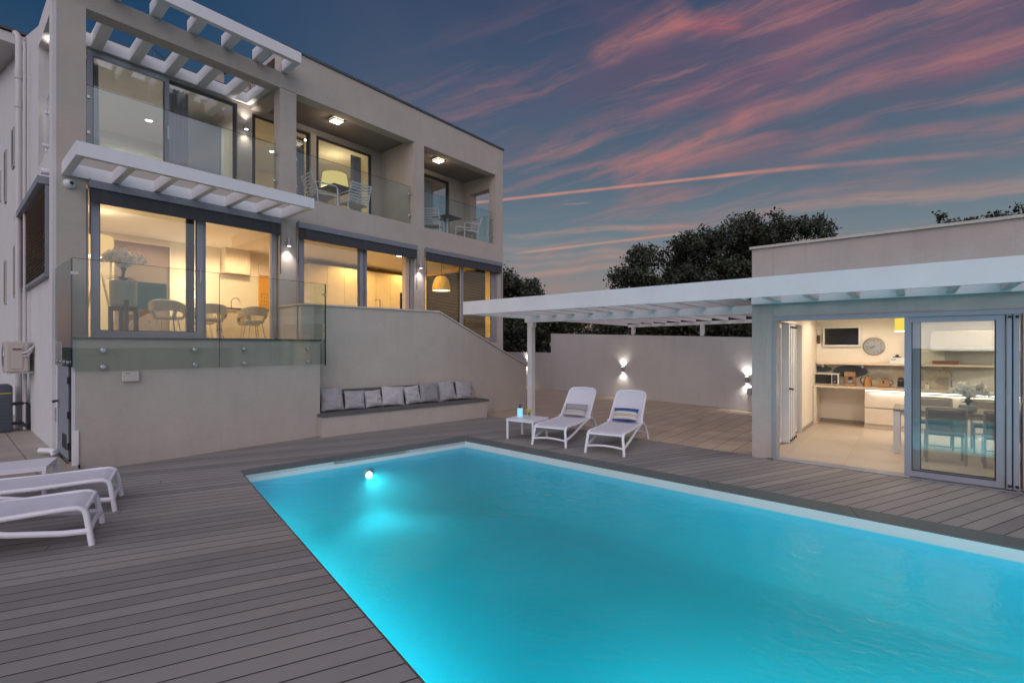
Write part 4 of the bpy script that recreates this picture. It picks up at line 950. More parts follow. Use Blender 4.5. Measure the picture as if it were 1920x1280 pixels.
# ------------------------------------------------------------------ unseen lamps added in the near, left and right walls to brighten the water
dL = (Vector((P3[0], P3[1])) - Vector((P0[0], P0[1]))).normalized(); nL = Vector((-dL.y, dL.x)); nL = nL if nL.x > 0 else -nL
for i, t_ in enumerate((.64, .86)):
    q = Vector((P0[0], P0[1])) + dL * 9.95 * t_
    pool_lamp(q.x + nL.x * .004, q.y + nL.y * .004, nL.x, nL.y, 'added unseen round lamp under water in the left pool wall, %s from the far corner' % ('first', 'second')[i], 700)
pool_lamp(3.4, -2.596, 0, 1, 'added unseen round lamp under water in the near pool wall', 1000)
pool_lamp(6.09, -1.75, -1, .04, 'added unseen round lamp under water in the right pool wall', 640)

# unseen light strip added under the left deck edge to even out the pool
q0 = Vector((P0[0], P0[1])); qa = q0 + dL * .5 + nL * .03; qb = q0 + dL * 9.2 + nL * .03; mid = (qa + qb) / 2
ls = thing('added_light_strip', 'long unseen light strip added under the deck edge along the left pool wall', 'light strip', (mid.x, mid.y, -.30), math.atan2(dL.y, dL.x))
MB().box(-4.35, 4.35, -.02, .002, -.02, .02).build('housing', STEEL, ls)
l_ = lamp('added_strip_light', (mid.x + nL.x * .012, mid.y + nL.y * .012, -.30), 130, (.48, .92, 1.0), .05, 'AREA', None, size=8.7, size_y=.04)
zc = -(Vector((nL.x, nL.y, -1.3)).normalized()); xc = Vector((dL.x, dL.y, 0)); yc = zc.cross(xc); l_.rotation_euler = Matrix((xc, yc, zc)).transposed().to_euler()
# ------------------------------------------------------------------ summer kitchen building on the right
pv = thing('summer_kitchen', 'flat roofed grey building on the right with its lit kitchen standing open', 'pavilion', (11, -1.5, 0))
def Q(name, m, mb, parent=None, **k): return mb.build(name, m, parent or pv, world=True, **k)
B0, B1, BR = 2.015, 1.80, -5.5
m = MB()
m.box(8.50, 8.74, 1.705, B0, 0, 3.36); m.box(8.50, 8.74, BR, 1.703, 2.255, 3.36); m.box(8.50, 8.74, BR, -1.62, 0, 2.253)
Q('front_wall', STUG, m)
m = MB(); m.box(8.743, 9.0, B1, B0, 0, 3.36); m.box(9.002, 11.5, B1, B0, 2.22, 3.36); m.box(11.502, 13.7, B1, B0, 0, 3.36)
Q('side_wall', STUW, m)
Q('back_wall', STUW, MB().box(13.702, 13.95, BR, B0, 0, 3.36))
Q('parapet_cap', STONE, MB().box(8.46, 8.78, BR, B0 + .03, 3.362, 3.40).box(8.782, 13.95, B1 - .03, B0 + .03, 3.362, 3.399))
Q('inner_wall', INW, MB().box(13.50, 13.698, BR, B1 - .003, .0, 2.62).box(11.504, 13.498, B1 - .03, B1 - .003, 0, 2.62).box(8.76, 11.503, B1 - .03, B1 - .003, 2.222, 2.62))
Q('ceiling', INC, MB().box(8.745, 13.498, BR, B1 - .031, 2.52, 2.60)); Q('roof_slab', STUG, MB().box(8.745, 13.7, BR, B1 - .003, 2.7, 2.85))
Q('right_partition', INW, MB().box(8.745, 13.49, -3.3, -3.2, .01, 2.515))
struct(MB().box(8.50, 13.498, BR, B0 - .216, -.03, .012).build('kitchen_floor', TILEK))
Q('skirting', mat('grey_skirting', (.34, .30, .27), .6), MB().box(13.46, 13.497, .80, B1 - .035, .013, .09).box(11.51, 12.84, B1 - .045, B1 - .032, .013, .09))
# front door set: header, jamb, sliding panel, folded panels
Q('door_header', ALU, MB().box(8.47, 8.72, -1.62, 1.70, 2.19, 2.252)); Q('door_jamb', ALU, MB().box(8.47, 8.72, 1.655, 1.702, .013, 2.188)); Q('threshold', ALU, MB().box(8.47, 8.72, -1.62, 1.70, .002, .0125))
def fpanel(name, y0, y1, x, z0=.03, z1=2.185, fw=.075, fd=.055, pane=True, mm=ALU):
    a = MB(); a.box(x, x + fd, y0, y0 + fw, z0, z1).box(x, x + fd, y1 - fw, y1, z0, z1).box(x + .001, x + fd - .001, y0 + fw, y1 - fw, z0, z0 + .075).box(x + .001, x + fd - .001, y0 + fw, y1 - fw, z1 - .065, z1)
    f = Q(name, mm, a); e = .012
    Q('seal', ALUD, MB().box(x + .01, x + fd - .01, y0 + fw, y0 + fw + e, z0 + .075, z1 - .065).box(x + .01, x + fd - .01, y1 - fw - e, y1 - fw, z0 + .075, z1 - .065).box(x + .011, x + fd - .011, y0 + fw + e, y1 - fw - e, z0 + .075, z0 + .087), f)
    if pane: Q('pane', GLASS, MB().box(x + fd / 2 - .004, x + fd / 2 + .004, y0 + fw + e, y1 - fw - e, z0 + .087, z1 - .065), f)
    return f
fpanel('sliding_door', -.87, .095, 8.49, fw=.075)
fpanel('sliding_door', -.97, .03, 8.62, fw=.10)
for k, (y, w_) in enumerate([(-.93, .05), (-.995, .055), (-1.07, .05), (-1.14, .055), (-1.23, .06)]):
    f = Q('folded_door', ALU, MB().box(8.46 - .0 * k, 8.66, y, y + w_, .03, 2.186, bev=.008))
    Q('hinge', BLK, MB().lathe([(.016, 0), (.016, .03)], (8.452, y + .02, .06), 12).lathe([(.016, 0), (.016, .03)], (8.452, y + .02, 2.14), 12), f)
fpanel('sliding_door', -1.62, -1.25, 8.50, fw=.06)
# folding glass wall in the left side of the building
def spanel(x0, x1, y=1.86, mm=WHT, fw=.05, pane=True):
    a = MB(); a.box(x0, x0 + fw, y, y + .05, .03, 2.2).box(x1 - fw, x1, y, y + .05, .03, 2.2).box(x0 + fw, x1 - fw, y + .001, y + .049, .03, .10).box(x0 + fw, x1 - fw, y + .001, y + .049, 2.13, 2.2)
    f = Q('folding_door', mm, a)
    if pane: Q('pane', GLASS, MB().box(x0 + fw, x1 - fw, y + .021, y + .029, .10, 2.13), f)
    return f
spanel(9.02, 9.95)
for k in range(4):
    f = Q('folded_door', WHT, MB().box(9.98 + k * .17, 10.05 + k * .17, 1.74, 2.28, .03, 2.2)); Q('hinge', BLK, MB().lathe([(.014, 0), (.014, .04)], (10.015 + k * .17, 1.72, .05), 10).lathe([(.014, 0), (.014, .04)], (10.015 + k * .17, 1.72, 2.12), 10), f)
f = spanel(10.70, 11.48); Q('handle', BLK, MB().box(10.73, 10.75, 1.80, 1.86, 1.0, 1.03).box(10.73, 10.85, 1.79, 1.81, 1.0, 1.03).box(10.735, 10.745, 1.80, 1.815, .85, 1.0), f)
Q('handle', BLK, MB().box(9.96, 9.98, 1.66, 1.74, 1.0, 1.03).box(9.86, 9.98, 1.66, 1.68, 1.0, 1.03))
# fitted kitchen: worktop, drawers, shelf, wall cupboard
Q('worktop', LTWOOD if False else mat('cream_worktop', (.66, .54, .42), .35, var=.05), MB().box(12.84, 13.498, -3.1, 1.765, .862, .90))
Q('end_panel', CABW, MB().box(12.86, 13.45, 1.70, 1.76, .013, .860))
dw = Q('drawer_unit', CABW, MB().box(12.93, 13.48, -3.1, .815, .013, .80))
for y0, y1 in ((-.28, .805), (-1.38, -.29), (-2.5, -1.39)):
    for z0, z1 in ((.125, .455), (.475, .79)): Q('drawer_front', CABW, MB().box(12.87, 12.93, y0, y1, z0, z1, bev=.004), dw)
Q('led_strip', LEDC, MB().box(12.895, 12.925, -3.05, .80, .822, .842), dw)
Q('shelf', MATS['cream_worktop'], MB().box(13.20, 13.498, -3.0, 1.72, 1.372, 1.415, bev=.004))
m = MB()
for y in (1.60, .85, -.05, -1.0): m.box(13.26, 13.498, y, y + .04, 1.30, 1.37)
Q('shelf_bracket', STEEL, m)
cb = Q('wall_cupboard', CABW, MB().box(13.08, 13.498, -2.6, -.27, 1.78, 2.10, bev=.006)); Q('cupboard_lip', WHT, MB().box(13.06, 13.498, -2.6, -.27, 1.70, 1.777), cb)
# splashback printed with stacked pebbles
def splash():
    m = mat('pebble_splashback', (.52, .46, .38), .3, var=.1, vscale=3); n = N(m.node_tree); p = m.node_tree.nodes['Principled BSDF']
    P = n.add('ShaderNodeNewGeometry').outputs['Position']; s = n.add('ShaderNodeSeparateXYZ'); n.link(P, s.inputs[0]); col = (.50, .44, .37, 1)
    ff = n.noise(P, 7, 4, .6); c = n.mix(n.rng(ff, .35, .65), (.42, .37, .31), (.60, .53, .44))
    for (y, z, ry_, rz_, k) in [(1.66, 1.25, .20, .07, (.05, .07, .09)), (1.12, 1.21, .34, .14, (.07, .08, .10)), (.55, 1.10, .20, .10, (.40, .35, .30)), (.10, 1.14, .28, .16, (.44, .38, .30)), (-1.0, 1.19, .19, .075, (.05, .065, .075)), (-.55, 1.05, .2, .1, (.36, .32, .28)), (-1.7, 1.12, .3, .12, (.08, .09, .1))]:
        d = n.math('SQRT', n.math('ADD', n.math('POWER', n.math('DIVIDE', n.math('SUBTRACT', s.outputs[1], y), ry_), 2.0), n.math('POWER', n.math('DIVIDE', n.math('SUBTRACT', s.outputs[2], z), rz_), 2.0)))
        c = n.mix(n.rng(d, .94, 1.04, 1, 0), c, k)
    n.link(c, p.inputs['Base Color']); return m
Q('splashback', splash(), MB().box(13.485, 13.499, -3.0, 1.765, .905, 1.368))
Q('tap', STEEL, MB().tube([(13.3, -.60, .90), (13.3, -.60, 1.20), (13.3, -.57, 1.28), (13.3, -.48, 1.31), (13.3, -.40, 1.27), (13.3, -.38, 1.17)], .014, 10), smooth=True)

# things in the summer kitchen
def T(name, label, cat, loc, rz=0, group=None): return thing(name, label, cat, loc, rz, group)
tv = T('television', 'flat black television in a white frame on the kitchen wall', 'television', (13.47, 1.28, 2.005))
MB().box(-.05, .028, -.36, .36, -.228, .228, bev=.008).build('frame', WHT, tv); MB().box(-.054, -.0505, -.325, .325, -.185, .20).build('screen', mat('black_screen', (.012, .012, .014), .15), tv)
ck = T('wall_clock', 'round silver wall clock showing nineteen minutes to eight beside the television', 'clock', (13.498, .683, 1.783), R(180))
# local +x points into the room
MB().lathe([(.0, .0), (.20, .0), (.205, .02), (.195, .032), (.178, .028), (.17, .02)], axis='X', n=48, capb=False, capt=False).build('rim', mat('brushed_silver', (.62, .62, .62), .25, metal=.9), ck, smooth=True)
MB().lathe([(.172, .015), (.172, .018)], axis='X', n=48, capb=False).build('dial', mat('silver_dial', (.55, .55, .55), .35, metal=.5), ck)
def text_mesh(body, size, m, parent, loc, rot, name='lettering', depth=.001):
    c = bpy.data.curves.new(name, 'FONT'); c.body = body; c.size = size; c.align_x = 'CENTER'; c.align_y = 'CENTER'; c.extrude = depth
    to = bpy.data.objects.new('tmp', c); COL.objects.link(to); dg = bpy.context.evaluated_depsgraph_get(); me = bpy.data.meshes.new_from_object(to.evaluated_get(dg)); bpy.data.objects.remove(to)
    o = bpy.data.objects.new(name, me); me.materials.clear(); me.materials.append(m); COL.objects.link(o); o.parent = parent; o.location = loc; o.rotation_euler = rot; return o
for k in range(1, 13):
    a = k * math.pi / 6; text_mesh(str(k), .048, BLK, ck, (.020, math.sin(a) * .138, math.cos(a) * .138), (R(90), 0, R(90)), 'numeral')
def hand(ang, L, w_, x):
    m = MB(); m.box(-.0008, .0008, -w_ / 2, w_ / 2, -.02, L); m.xf(Matrix.Translation((x, 0, 0)) @ Matrix.Rotation(-ang, 4, 'X')); return m
hand(R(7.72 * 30), .085, .010, .024).build('hour_hand', BLK, ck); hand(R(44 * 6), .125, .007, .027).build('minute_hand', BLK, ck); MB().lathe([(.010, .02), (.010, .03)], axis='X', n=16).build('hub', BLK, ck)
mw = T('microwave', 'white framed microwave oven with black door on the worktop', 'microwave', (13.22, 1.53, .901))
MB().box(-.17, .17, -.235, .235, .01, .265, bev=.008).build('body', mat('white_appliance', (.7, .68, .64), .3), mw); MB().box(-.176, -.171, -.10, .215, .03, .245).build('door_glass', MATS['black_screen'], mw); MB().box(-.176, -.171, -.215, -.115, .03, .245).build('control_panel', BLK, mw)
MB().lathe([(.022, 0), (.020, .018)], (-.196, -.165, .085), 20, 'X').build('dial_knob', STEEL, mw); MB().box(-.178, -.1765, -.19, -.14, .15, .21).build('display', mat('dim_display', (.06, .08, .1), .2), mw)
cm = T('coffee_machine', 'copper coloured espresso machine right of the microwave', 'coffee machine', (13.2, 1.09, .901))
MB().box(-.12, .14, -.105, .105, 0, .05, bev=.012).box(-.0, .14, -.105, .105, .051, .28, bev=.012).box(-.11, .14, -.105, .105, .20, .31, bev=.02).build('body', COPR, cm); MB().box(-.118, -.002, -.085, .085, .051, .058).build('drip_tray', STEEL, cm)
MB().lathe([(.03, .14), (.03, .20)], (-.06, 0, 0), 16).tube([(-.06, 0, .155), (-.16, -.02, .15)], .012, 8).build('filter_holder', BLK, cm)
for y in (-.05, 0, .05): MB().lathe([(.014, 0), (.012, .012)], (-.122, y, .26), 14, 'X').build('knob', STEEL, cm)
MB().box(-.08, -.02, -.03, .03, .06, .12).build('cup', mat('blue_grey_cup', (.3, .38, .42), .4), cm)
kt = T('kettle', 'pear shaped copper kettle with a black knob, left of the toaster', 'kettle', (13.2, .775, .901), R(20))
MB().lathe([(.085, 0), (.088, .012), (.086, .05), (.074, .11), (.054, .17), (.035, .205), (.02, .215), (0, .217)], n=28, capt=False).build('body', COPR, kt, smooth=True); MB().lathe([(.012, .215), (.016, .225), (.012, .24)], n=14).build('lid_knob', BLK, kt, smooth=True)
MB().tube([(-.02, .05, .195), (-.02, .11, .20), (-.02, .145, .15), (-.02, .12, .07), (-.02, .085, .05)], .010, 8).build('handle', BLK, kt, smooth=True); MB().tube([(.0, -.06, .12), (0, -.11, .16), (0, -.13, .175)], .014, 8, r2=.008).build('spout', COPR, kt, smooth=True)
to = T('toaster', 'rounded copper toaster right of the kettle', 'toaster', (13.22, .50, .901))
m = MB(); m.prism([(-.13, -.11, .01), (-.13, .11, .01), (-.13, .10, .12), (-.13, .07, .17), (-.13, .03, .185), (-.13, -.03, .185), (-.13, -.07, .17), (-.13, -.10, .12)], (.26, 0, 0)); m.build('body', COPR, to, bevel=.008)
MB().box(-.10, .10, -.045, -.015, .1852, .187).box(-.10, .10, .015, .045, .1852, .187).build('slots', BLK, to); MB().box(-.15, -.131, -.012, .012, .09, .15).build('lever', BLK, to); MB().tube([(-.0, -.11, .15), (0, -.16, .14), (0, -.165, .08), (0, -.115, .05)], .008, 8).build('side_handle', BLK, to, smooth=True)
cp_ = T('capsule_machine', 'small black capsule machine with rounded top on the worktop', 'coffee machine', (13.2, .205, .901))
MB().prism([(-.13, -.055, 0), (-.13, .055, 0), (-.13, .055, .17), (-.13, .04, .205), (-.13, 0, .22), (-.13, -.04, .205), (-.13, -.055, .17)], (.26, 0, 0)).build('body', BLK, cp_, bevel=.006); MB().box(-.135, -.131, -.04, .04, .155, .17).build('trim', STEEL, cp_); MB().box(-.20, -.131, -.05, .05, .005, .03).build('drip_tray', STEEL, cp_)
bx = T('white_box', 'white storage box with a black bow on the shelf', 'box', (13.34, .27, 1.416)); MB().box(-.10, .10, -.13, .13, 0, .13, bev=.004).build('box', WHT, bx); MB().box(-.06, .06, -.07, .07, .131, .15).box(-.03, .03, -.03, .03, .151, .19, bev=.008).build('bow', BLK, bx); MB().box(-.103, -.1005, .02, .10, .08, .092).build('label_strip', BLK, bx)
ty = T('wooden_tray', 'brown wooden tray on the shelf behind the sliding door', 'tray', (13.33, -.50, 1.416)); MB().box(-.09, .09, -.20, .20, 0, .012).box(-.09, -.08, -.20, .20, .0125, .07).box(.08, .09, -.20, .20, .0125, .07).box(-.0795, .0795, -.20, -.19, .0125, .07).box(-.0795, .0795, .19, .20, .0125, .07).build('tray', mat('reddish_wood', (.20, .08, .045), .45, var=.2, vscale=12), ty)
sj = T('soap_jar', 'small white jar with dark pump beside the sink', 'jar', (13.25, -.22, .901)); MB().lathe([(.035, 0), (.036, .08), (.03, .09)], n=18).build('jar', WHT, sj, smooth=True); MB().lathe([(.008, .09), (.008, .12)], n=8).box(-.03, .01, -.006, .006, .12, .13).build('pump', BLK, sj)
vc = T('stacked_boards', 'grey chopping boards leaning against the wall left of the microwave', 'chopping board', (13.33, 1.74, .901)); MB().obox((0, .0, .14), (.18, .02, .27), rx=R(4)).obox((-.02, -.035, .12), (.16, .018, .24), rx=R(9)).build('boards', mat('grey_board', (.2, .2, .2), .5), vc)
pd = T('pendant_lamp', 'yellow cylindrical pendant lamp at the top of the open kitchen door', 'pendant lamp', (11.55, .16, 2.52))
MB().tube([(0, 0, 0), (0, 0, -.1)], .006, 6).build('cord', BLK, pd); MB().lathe([(.11, -.10), (.11, -.44)], n=28, capb=False).build('shade', emis('yellow_shade_glow', (1.0, .76, .12), .95), pd, smooth=True); MB().lathe([(.112, -.44), (.112, -.46)], n=28, capb=False, capt=False).build('rim', LAMPW, pd)
lamp('pendant_glow', (11.55, .16, 1.98), 16, (1, .82, .5), .08)
wl = T('wall_speaker', 'small dark wall lamp in the corner left of the television', 'wall lamp', (13.44, 1.735, 1.93)); MB().box(-.03, .03, -.035, .025, -.09, .12, bev=.01).build('lamp_body', MATS['bronze_trim'], wl); MB().box(-.02, .02, -.025, .015, -.095, -.091).build('lamp_glass', LAMPW, wl)
# dining table and chairs
dt = T('dining_table', 'long grey dining table with white legs inside the summer kitchen', 'dining table', (10.7, -1.0, .012))
MB().box(-.45, .45, -1.30, 1.26, .700, .735, bev=.004).build('table_top', mat('taupe_table_top', (.26, .23, .20), .4, var=.05), dt)
MB().box(-.40, .40, -1.2, 1.16, .635, .698).build('apron', CABW, dt)
for x, y in ((-.40, 1.215), (.40, 1.215), (-.40, -1.25), (.40, -1.25)): MB().box(x - .045, x + .045, y - .045, y + .045, 0, .698, bev=.004).build('leg', WHT, dt)
def dchair():
    t = T('dining_chair', 'chair', 'chair', (0, 0, 0)); fr = mat('taupe_lacquer', (.38, .33, .28), .4) if 'taupe_lacquer' not in MATS else MATS['taupe_lacquer']
    for y in (-.22, .22): MB().tube([(-.02, y, 0), (.0, y, .44), (-.05, y, .84)], .018, 8).build('leg', fr, t, smooth=True); MB().tube([(.42, y, 0), (.42, y, .43)], .016, 8).build('leg', fr, t, smooth=True)
    MB().box(0, .44, -.22, .22, .42, .455, bev=.01).build('seat', MATS['woven_taupe'], t)
    m = MB()
    for k in range(24): z = .50 + k * .0135; m.obox((-.012 - (z - .44) * .125, 0, z), (.008, .415, .0105))
    m.build('backrest', MATS['woven_taupe'], t)
    MB().tube([(-.05, -.22, .84), (-.052, 0, .845), (-.05, .22, .84)], .018, 8).build('top_rail', fr, t, smooth=True)
    MB().tube([(.0, -.22, .20), (.42, -.22, .20)], .010, 6).tube([(.0, .22, .20), (.42, .22, .20)], .010, 6).tube([(0, -.22, .26), (0, .22, .26)], .010, 6).build('stretcher', fr, t)
    return t
mat('woven_taupe', (.16, .135, .12), .6, metal=.2)
c1 = dchair(); GD = 'dining chairs at the kitchen table'
put(c1, (9.80, -.38, .012), R(2), 'taupe dining chair with its back to the glass, left of the other near chair', GD)
for x, y, rz, lab in ((9.80, -1.02, -2, 'taupe dining chair with its back to the glass, right of the flower bowl'), (11.55, -.30, 180, 'taupe dining chair on the far side of the table, nearest the kitchen drawers left'), (11.55, -1.0, 180, 'taupe dining chair on the far side of the table behind the flower bowl')):
    c_ = copy_tree(c1); put(c_, (x, y, .012), R(rz), lab, GD)

# orchids: arching stems with rows of petals
def orchid(t, r, z0, z1, n, seed, leafm, leafn=14, leafl=.25):
    rnd = random.Random(seed); st = MB(); pe = MB(); lf_ = MB()
    for k in range(n):
        a = rnd.uniform(0, 6.28); R_ = rnd.uniform(.35, 1.0) * r; top = z0 + (z1 - z0) * rnd.uniform(.75, 1.0)
        pts = []
        for i in range(9):
            u = i / 8; pts.append(Vector((math.cos(a) * R_ * u ** 1.6, math.sin(a) * R_ * u ** 1.6, z0 + (top - z0) * math.sin(u * 2.0) / math.sin(1.57) if u < .78 else top - (u - .78) * (top - z0) * .9)))
        st.tube(pts, .003, 4)
        for i in range(3, 9):
            for q in range(2):
                c = pts[i] + Vector((rnd.uniform(-.03, .03), rnd.uniform(-.03, .03), rnd.uniform(-.03, .03))); d = Vector((math.cos(a + rnd.uniform(-1.4, 1.4)), math.sin(a + rnd.uniform(-1.4, 1.4)), rnd.uniform(-.5, .3))).normalized()
                u_ = d.cross(Vector((0, 0, 1))).normalized(); v_ = d.cross(u_); e = rnd.uniform(.034, .05)
                for w_ in range(5):
                    b = w_ * 1.2566 + rnd.uniform(-.2, .2); p_ = u_ * math.cos(b) + v_ * math.sin(b); o_ = u_ * math.cos(b + .55) + v_ * math.sin(b + .55); s_ = u_ * math.cos(b - .55) + v_ * math.sin(b - .55)
                    pe.poly([c, c + s_ * e * .7 + d * .006, c + p_ * e + d * .010, c + o_ * e * .7 + d * .006])
    for k in range(leafn):
        a = k * 6.28 / leafn + rnd.uniform(-.2, .2); L = leafl * rnd.uniform(.7, 1.1); rise = rnd.uniform(.1, .9); w_ = .022; p_ = Vector((math.cos(a), math.sin(a), 0)); o_ = Vector((-math.sin(a), math.cos(a), 0))
        rows = [(0, w_ * .7, 0), (.35, w_, .10 * rise + .03), (.7, w_ * .7, .13 * rise), (1.0, .002, .10 * rise)]
        prev = None
        for u, ww, zz in rows:
            c = p_ * L * u + Vector((0, 0, z0 + zz)); cur = (lf_.bm.verts.new(c + o_ * ww), lf_.bm.verts.new(c - o_ * ww))
            if prev: lf_.bm.faces.new((prev[0], prev[1], cur[1], cur[0]))
            prev = cur
    st.build('stems', MATS['green_stem'], t); pe.build('petals', PETW, t); lf_.build('leaves', leafm, t)
ob = T('orchid_bowl', 'white orchids in a grey green bowl on the dining table', 'potted plant', (10.36, -.66, .748))
MB().lathe([(.04, 0), (.09, .02), (.115, .07), (.11, .12), (.10, .122)], n=28, capt=True).build('bowl', POTG, ob, smooth=True)
orchid(ob, .24, .12, .44, 22, 3, mat('fresh_green_leaf', (.06, .14, .05), .5, var=.2, vscale=20), 10, .13)

# ------------------------------------------------------------------ white pergola in front of and beside the summer kitchen
pr = thing('pergola', 'long white painted timber pergola beside and in front of the summer kitchen', 'pergola', (9.6, 4.8, 0))
G_ = lambda name, mb, p=None, mm=WOODW: mb.build(name, mm, p or pr, world=True)
def wl_a(b): return 14.375 + (b - 3.407) * (16.391 - 14.375) / (12.406 - 3.407)     # garden wall face
def wl_top(b): return 2.035 + (b - 3.407) * (2.298 - 2.035) / (11.436 - 3.407)
G_('front_beam', MB().box(7.44, 7.50, -4.5, 7.63, 2.485, 2.768)); G_('end_beam', MB().box(7.502, 15.28, 7.57, 7.628, 2.486, 2.766))
G_('middle_beam', MB().box(9.55, 9.66, 2.02, 7.568, 2.385, 2.533)); G_('ledger', MB().box(8.44, 8.497, -4.5, 2.01, 2.465, 2.74))
G_('rear_beam', MB().prism([(wl_a(7.565) - .02, 7.565, 2.43), (wl_a(2.1) - .02, 2.1, 2.43), (wl_a(2.1) - .02, 2.1, 2.53), (wl_a(7.565) - .02, 7.565, 2.53)], (.1, 0, 0)))
b = 1.627 + .5 * 11
while b > -4.4:
    x1 = wl_a(b) + .05 if b > 2.1 else 8.437
    x0 = 7.502
    zb = 2.536 if b > 2.1 else 2.487
    G_('rafter', MB().box(x0, x1, b - .045, b + .045, zb, 2.72)); b -= .5
for z in (2.386,): G_('post', MB().box(9.535, 9.675, 7.33, 7.47, 0, 2.383)); G_('post_cap', MB().box(9.53, 9.68, 7.30, 7.33, 2.26, 2.384))
for b in (7.36, 4.86): G_('post', MB().box(wl_a(b) - .02, wl_a(b) + .09, b - .055, b + .055, wl_top(b) + .012, 2.428)); G_('post_foot', MB().box(wl_a(b) - .0, wl_a(b) + .09, b - .085, b - .056, wl_top(b) + .03, wl_top(b) + .075), None, BLK)

# ------------------------------------------------------------------ garden wall with up and down lamps
gw = thing('garden_wall', 'tall white garden wall with a step in its top behind the tiled terrace', 'wall', (15.3, 7.5, 0))
def wseg(b0, b1, z0, z1): return MB().prism([(wl_a(b0), b0, 0), (wl_a(b1), b1, 0), (wl_a(b1), b1, z1), (wl_a(b0), b0, z0)], (.22, 0, 0))
wseg(-5, 11.436, wl_top(-5), wl_top(11.436)).build('high_wall', GWAL, gw, world=True)
wseg(11.438, 20.5, 1.515, 1.50).build('low_wall', GWAL, gw, world=True)
wseg(20.5, 20.9, 0, 0).bm.free()
nW = Vector((-1, .224)).normalized()
for b, z, lab in ((7.763, .975, 'grey up and down lamp in the middle of the white garden wall'), (3.52, .855, 'grey up and down lamp on the garden wall next to the grey kitchen building'), (12.9, 1.05, 'grey lamp on the low garden wall left of the pergola post')):
    sconce((wl_a(b) + nW.x * .06, b + nW.y * .06, z), (nW.x, nW.y), lab, up=True, e=20, lit_up=22, h=.17, group='up and down lamps on the garden wall', col=(1, .93, .86), back=.06, spot=135)
sb = thing('socket_box', 'small grey box low on the garden wall beside the kitchen building', 'control box', (wl_a(3.47) - .03, 3.47, .55)); MB().box(-.03, .03, -.06, .06, -.1, .1, bev=.01).build('box', MATS['grey_lamp_body'], sb)
pl_ = thing('garden_shrub', 'small bright green shrub behind the low garden wall', 'shrub', (18.4, 12.6, 0))

# ------------------------------------------------------------------ inside the villa
fl = T('floor_lamp', 'floor lamp with a lit drum shade on wooden legs at left of living room', 'floor lamp', (2.13, 13.0, 1.936))
MB().lathe([(.25, 1.71), (.25, 2.14)], n=32, capb=False, capt=False).build('lamp_shade', SHADE, fl, smooth=True); MB().lathe([(.245, 1.715), (.24, 1.72)], n=32).build('diffuser', LAMPW, fl)
m = MB()
for a in (.2, 2.3, 4.4): m.tube([(0, 0, 1.7), (math.cos(a) * .33, math.sin(a) * .33, 0)], .022, 8)
m.build('tripod_legs', LTWOOD, fl, smooth=True); lamp('floor_lamp_glow', (2.13, 13.0, 3.45), 30, (1, .78, .48), .12); lamp('floor_lamp_glow', (2.13, 13.0, 4.15), 16, (1, .78, .48), .12)
op = T('orchid_planter', 'white orchids with spiky leaves in a pale pot on a dark wooden stand', 'potted plant', (2.26, 11.5, 1.936))
MB().lathe([(.17, .60), (.205, .64), (.21, 1.08), (.20, 1.085)], n=32).build('pot', POTG, op, smooth=True)
for x, y in ((-.19, 0), (.19, 0), (0, -.19), (0, .19)): MB().box(x - .035, x + .035, y - .035, y + .035, 0, .72 if y else .60, bev=.004).build('leg', DKWOOD, op)
MB().box(-.16, .16, -.022, .022, .52, .598).box(-.022, .022, -.16, -.023, .52, .597).box(-.022, .022, .023, .16, .52, .597).build('cross_bar', DKWOOD, op)
orchid(op, .36, 1.085, 1.66, 46, 5, LEAFI, 22, .34)
def barrel():
    t = T('tub_chair', 'chair', 'chair', (0, 0, 0))
    MB().lathe([(.10, .40), (.235, .41), (.245, .445), (.23, .465), (.10, .472)], n=28).build('seat', CHF, t, smooth=True)
    m = MB(); n = 24; ring = []
    for i in range(n + 1):
        a = R(-118) + R(236) * i / n; zt = .80 - .16 * (abs(i / n * 2 - 1) ** 2.2); zb = .58 - .12 * (abs(i / n * 2 - 1) ** 3); ro = .29
        cs = [(ro - .022, zb), (ro + .022, zb - .005), (ro + .03, zt - .02), (ro + .005, zt), (ro - .02, zt - .02)]
        ring.append([m.bm.verts.new((-math.cos(a) * r_, math.sin(a) * r_, z)) for r_, z in cs])
    for p, q in zip(ring, ring[1:]):
        for j in range(5): m.bm.faces.new((p[j], p[(j + 1) % 5], q[(j + 1) % 5], q[j]))
    m.bm.faces.new(ring[0]); m.bm.faces.new(list(reversed(ring[-1]))); m.build('backrest', CHF, t, smooth=True)
    m = MB()
    for s in (-1, 1):
        a = R(118) * s; m.tube([(-math.cos(a) * .29, math.sin(a) * .29, .48), (.12, s * .2, .42)], .03, 8); m.tube([(-.20, s * .2, .60), (-.17, s * .15, .44)], .035, 8)
    m.build('back_support', CHF, t, smooth=True)
    for x, y in ((-.17, -.16), (-.17, .16), (.17, -.16), (.17, .16)): MB().tube([(x * .9, y * .9, .41), (x * 1.25, y * 1.25, 0)], .010, 8).build('leg', STEEL, t, smooth=True)
    return t
bc = barrel(); GB = 'taupe tub chairs around the living room table'
put(bc, (3.05, 11.85, 1.936), R(60), 'taupe tub chair nearest the window, right of the orchid planter', GB)
for x, y, rz, lab in ((3.95, 12.15, 85, 'taupe tub chair just right of the middle door frame of the living room'), (4.88, 12.25, 95, 'taupe tub chair at the right end of the living room window'), (4.3, 13.9, 270, 'taupe tub chair on the far side of the living room table'), (5.35, 13.6, 240, 'taupe tub chair on the far right side of the living room table')):
    put(copy_tree(bc), (x, y, 1.936), R(rz), lab, GB)
wk = T('wicker_chair', 'brown woven shell chair between the planter and the tub chair', 'chair', (2.78, 12.7, 1.936), R(150))
m = MB(); rows = []
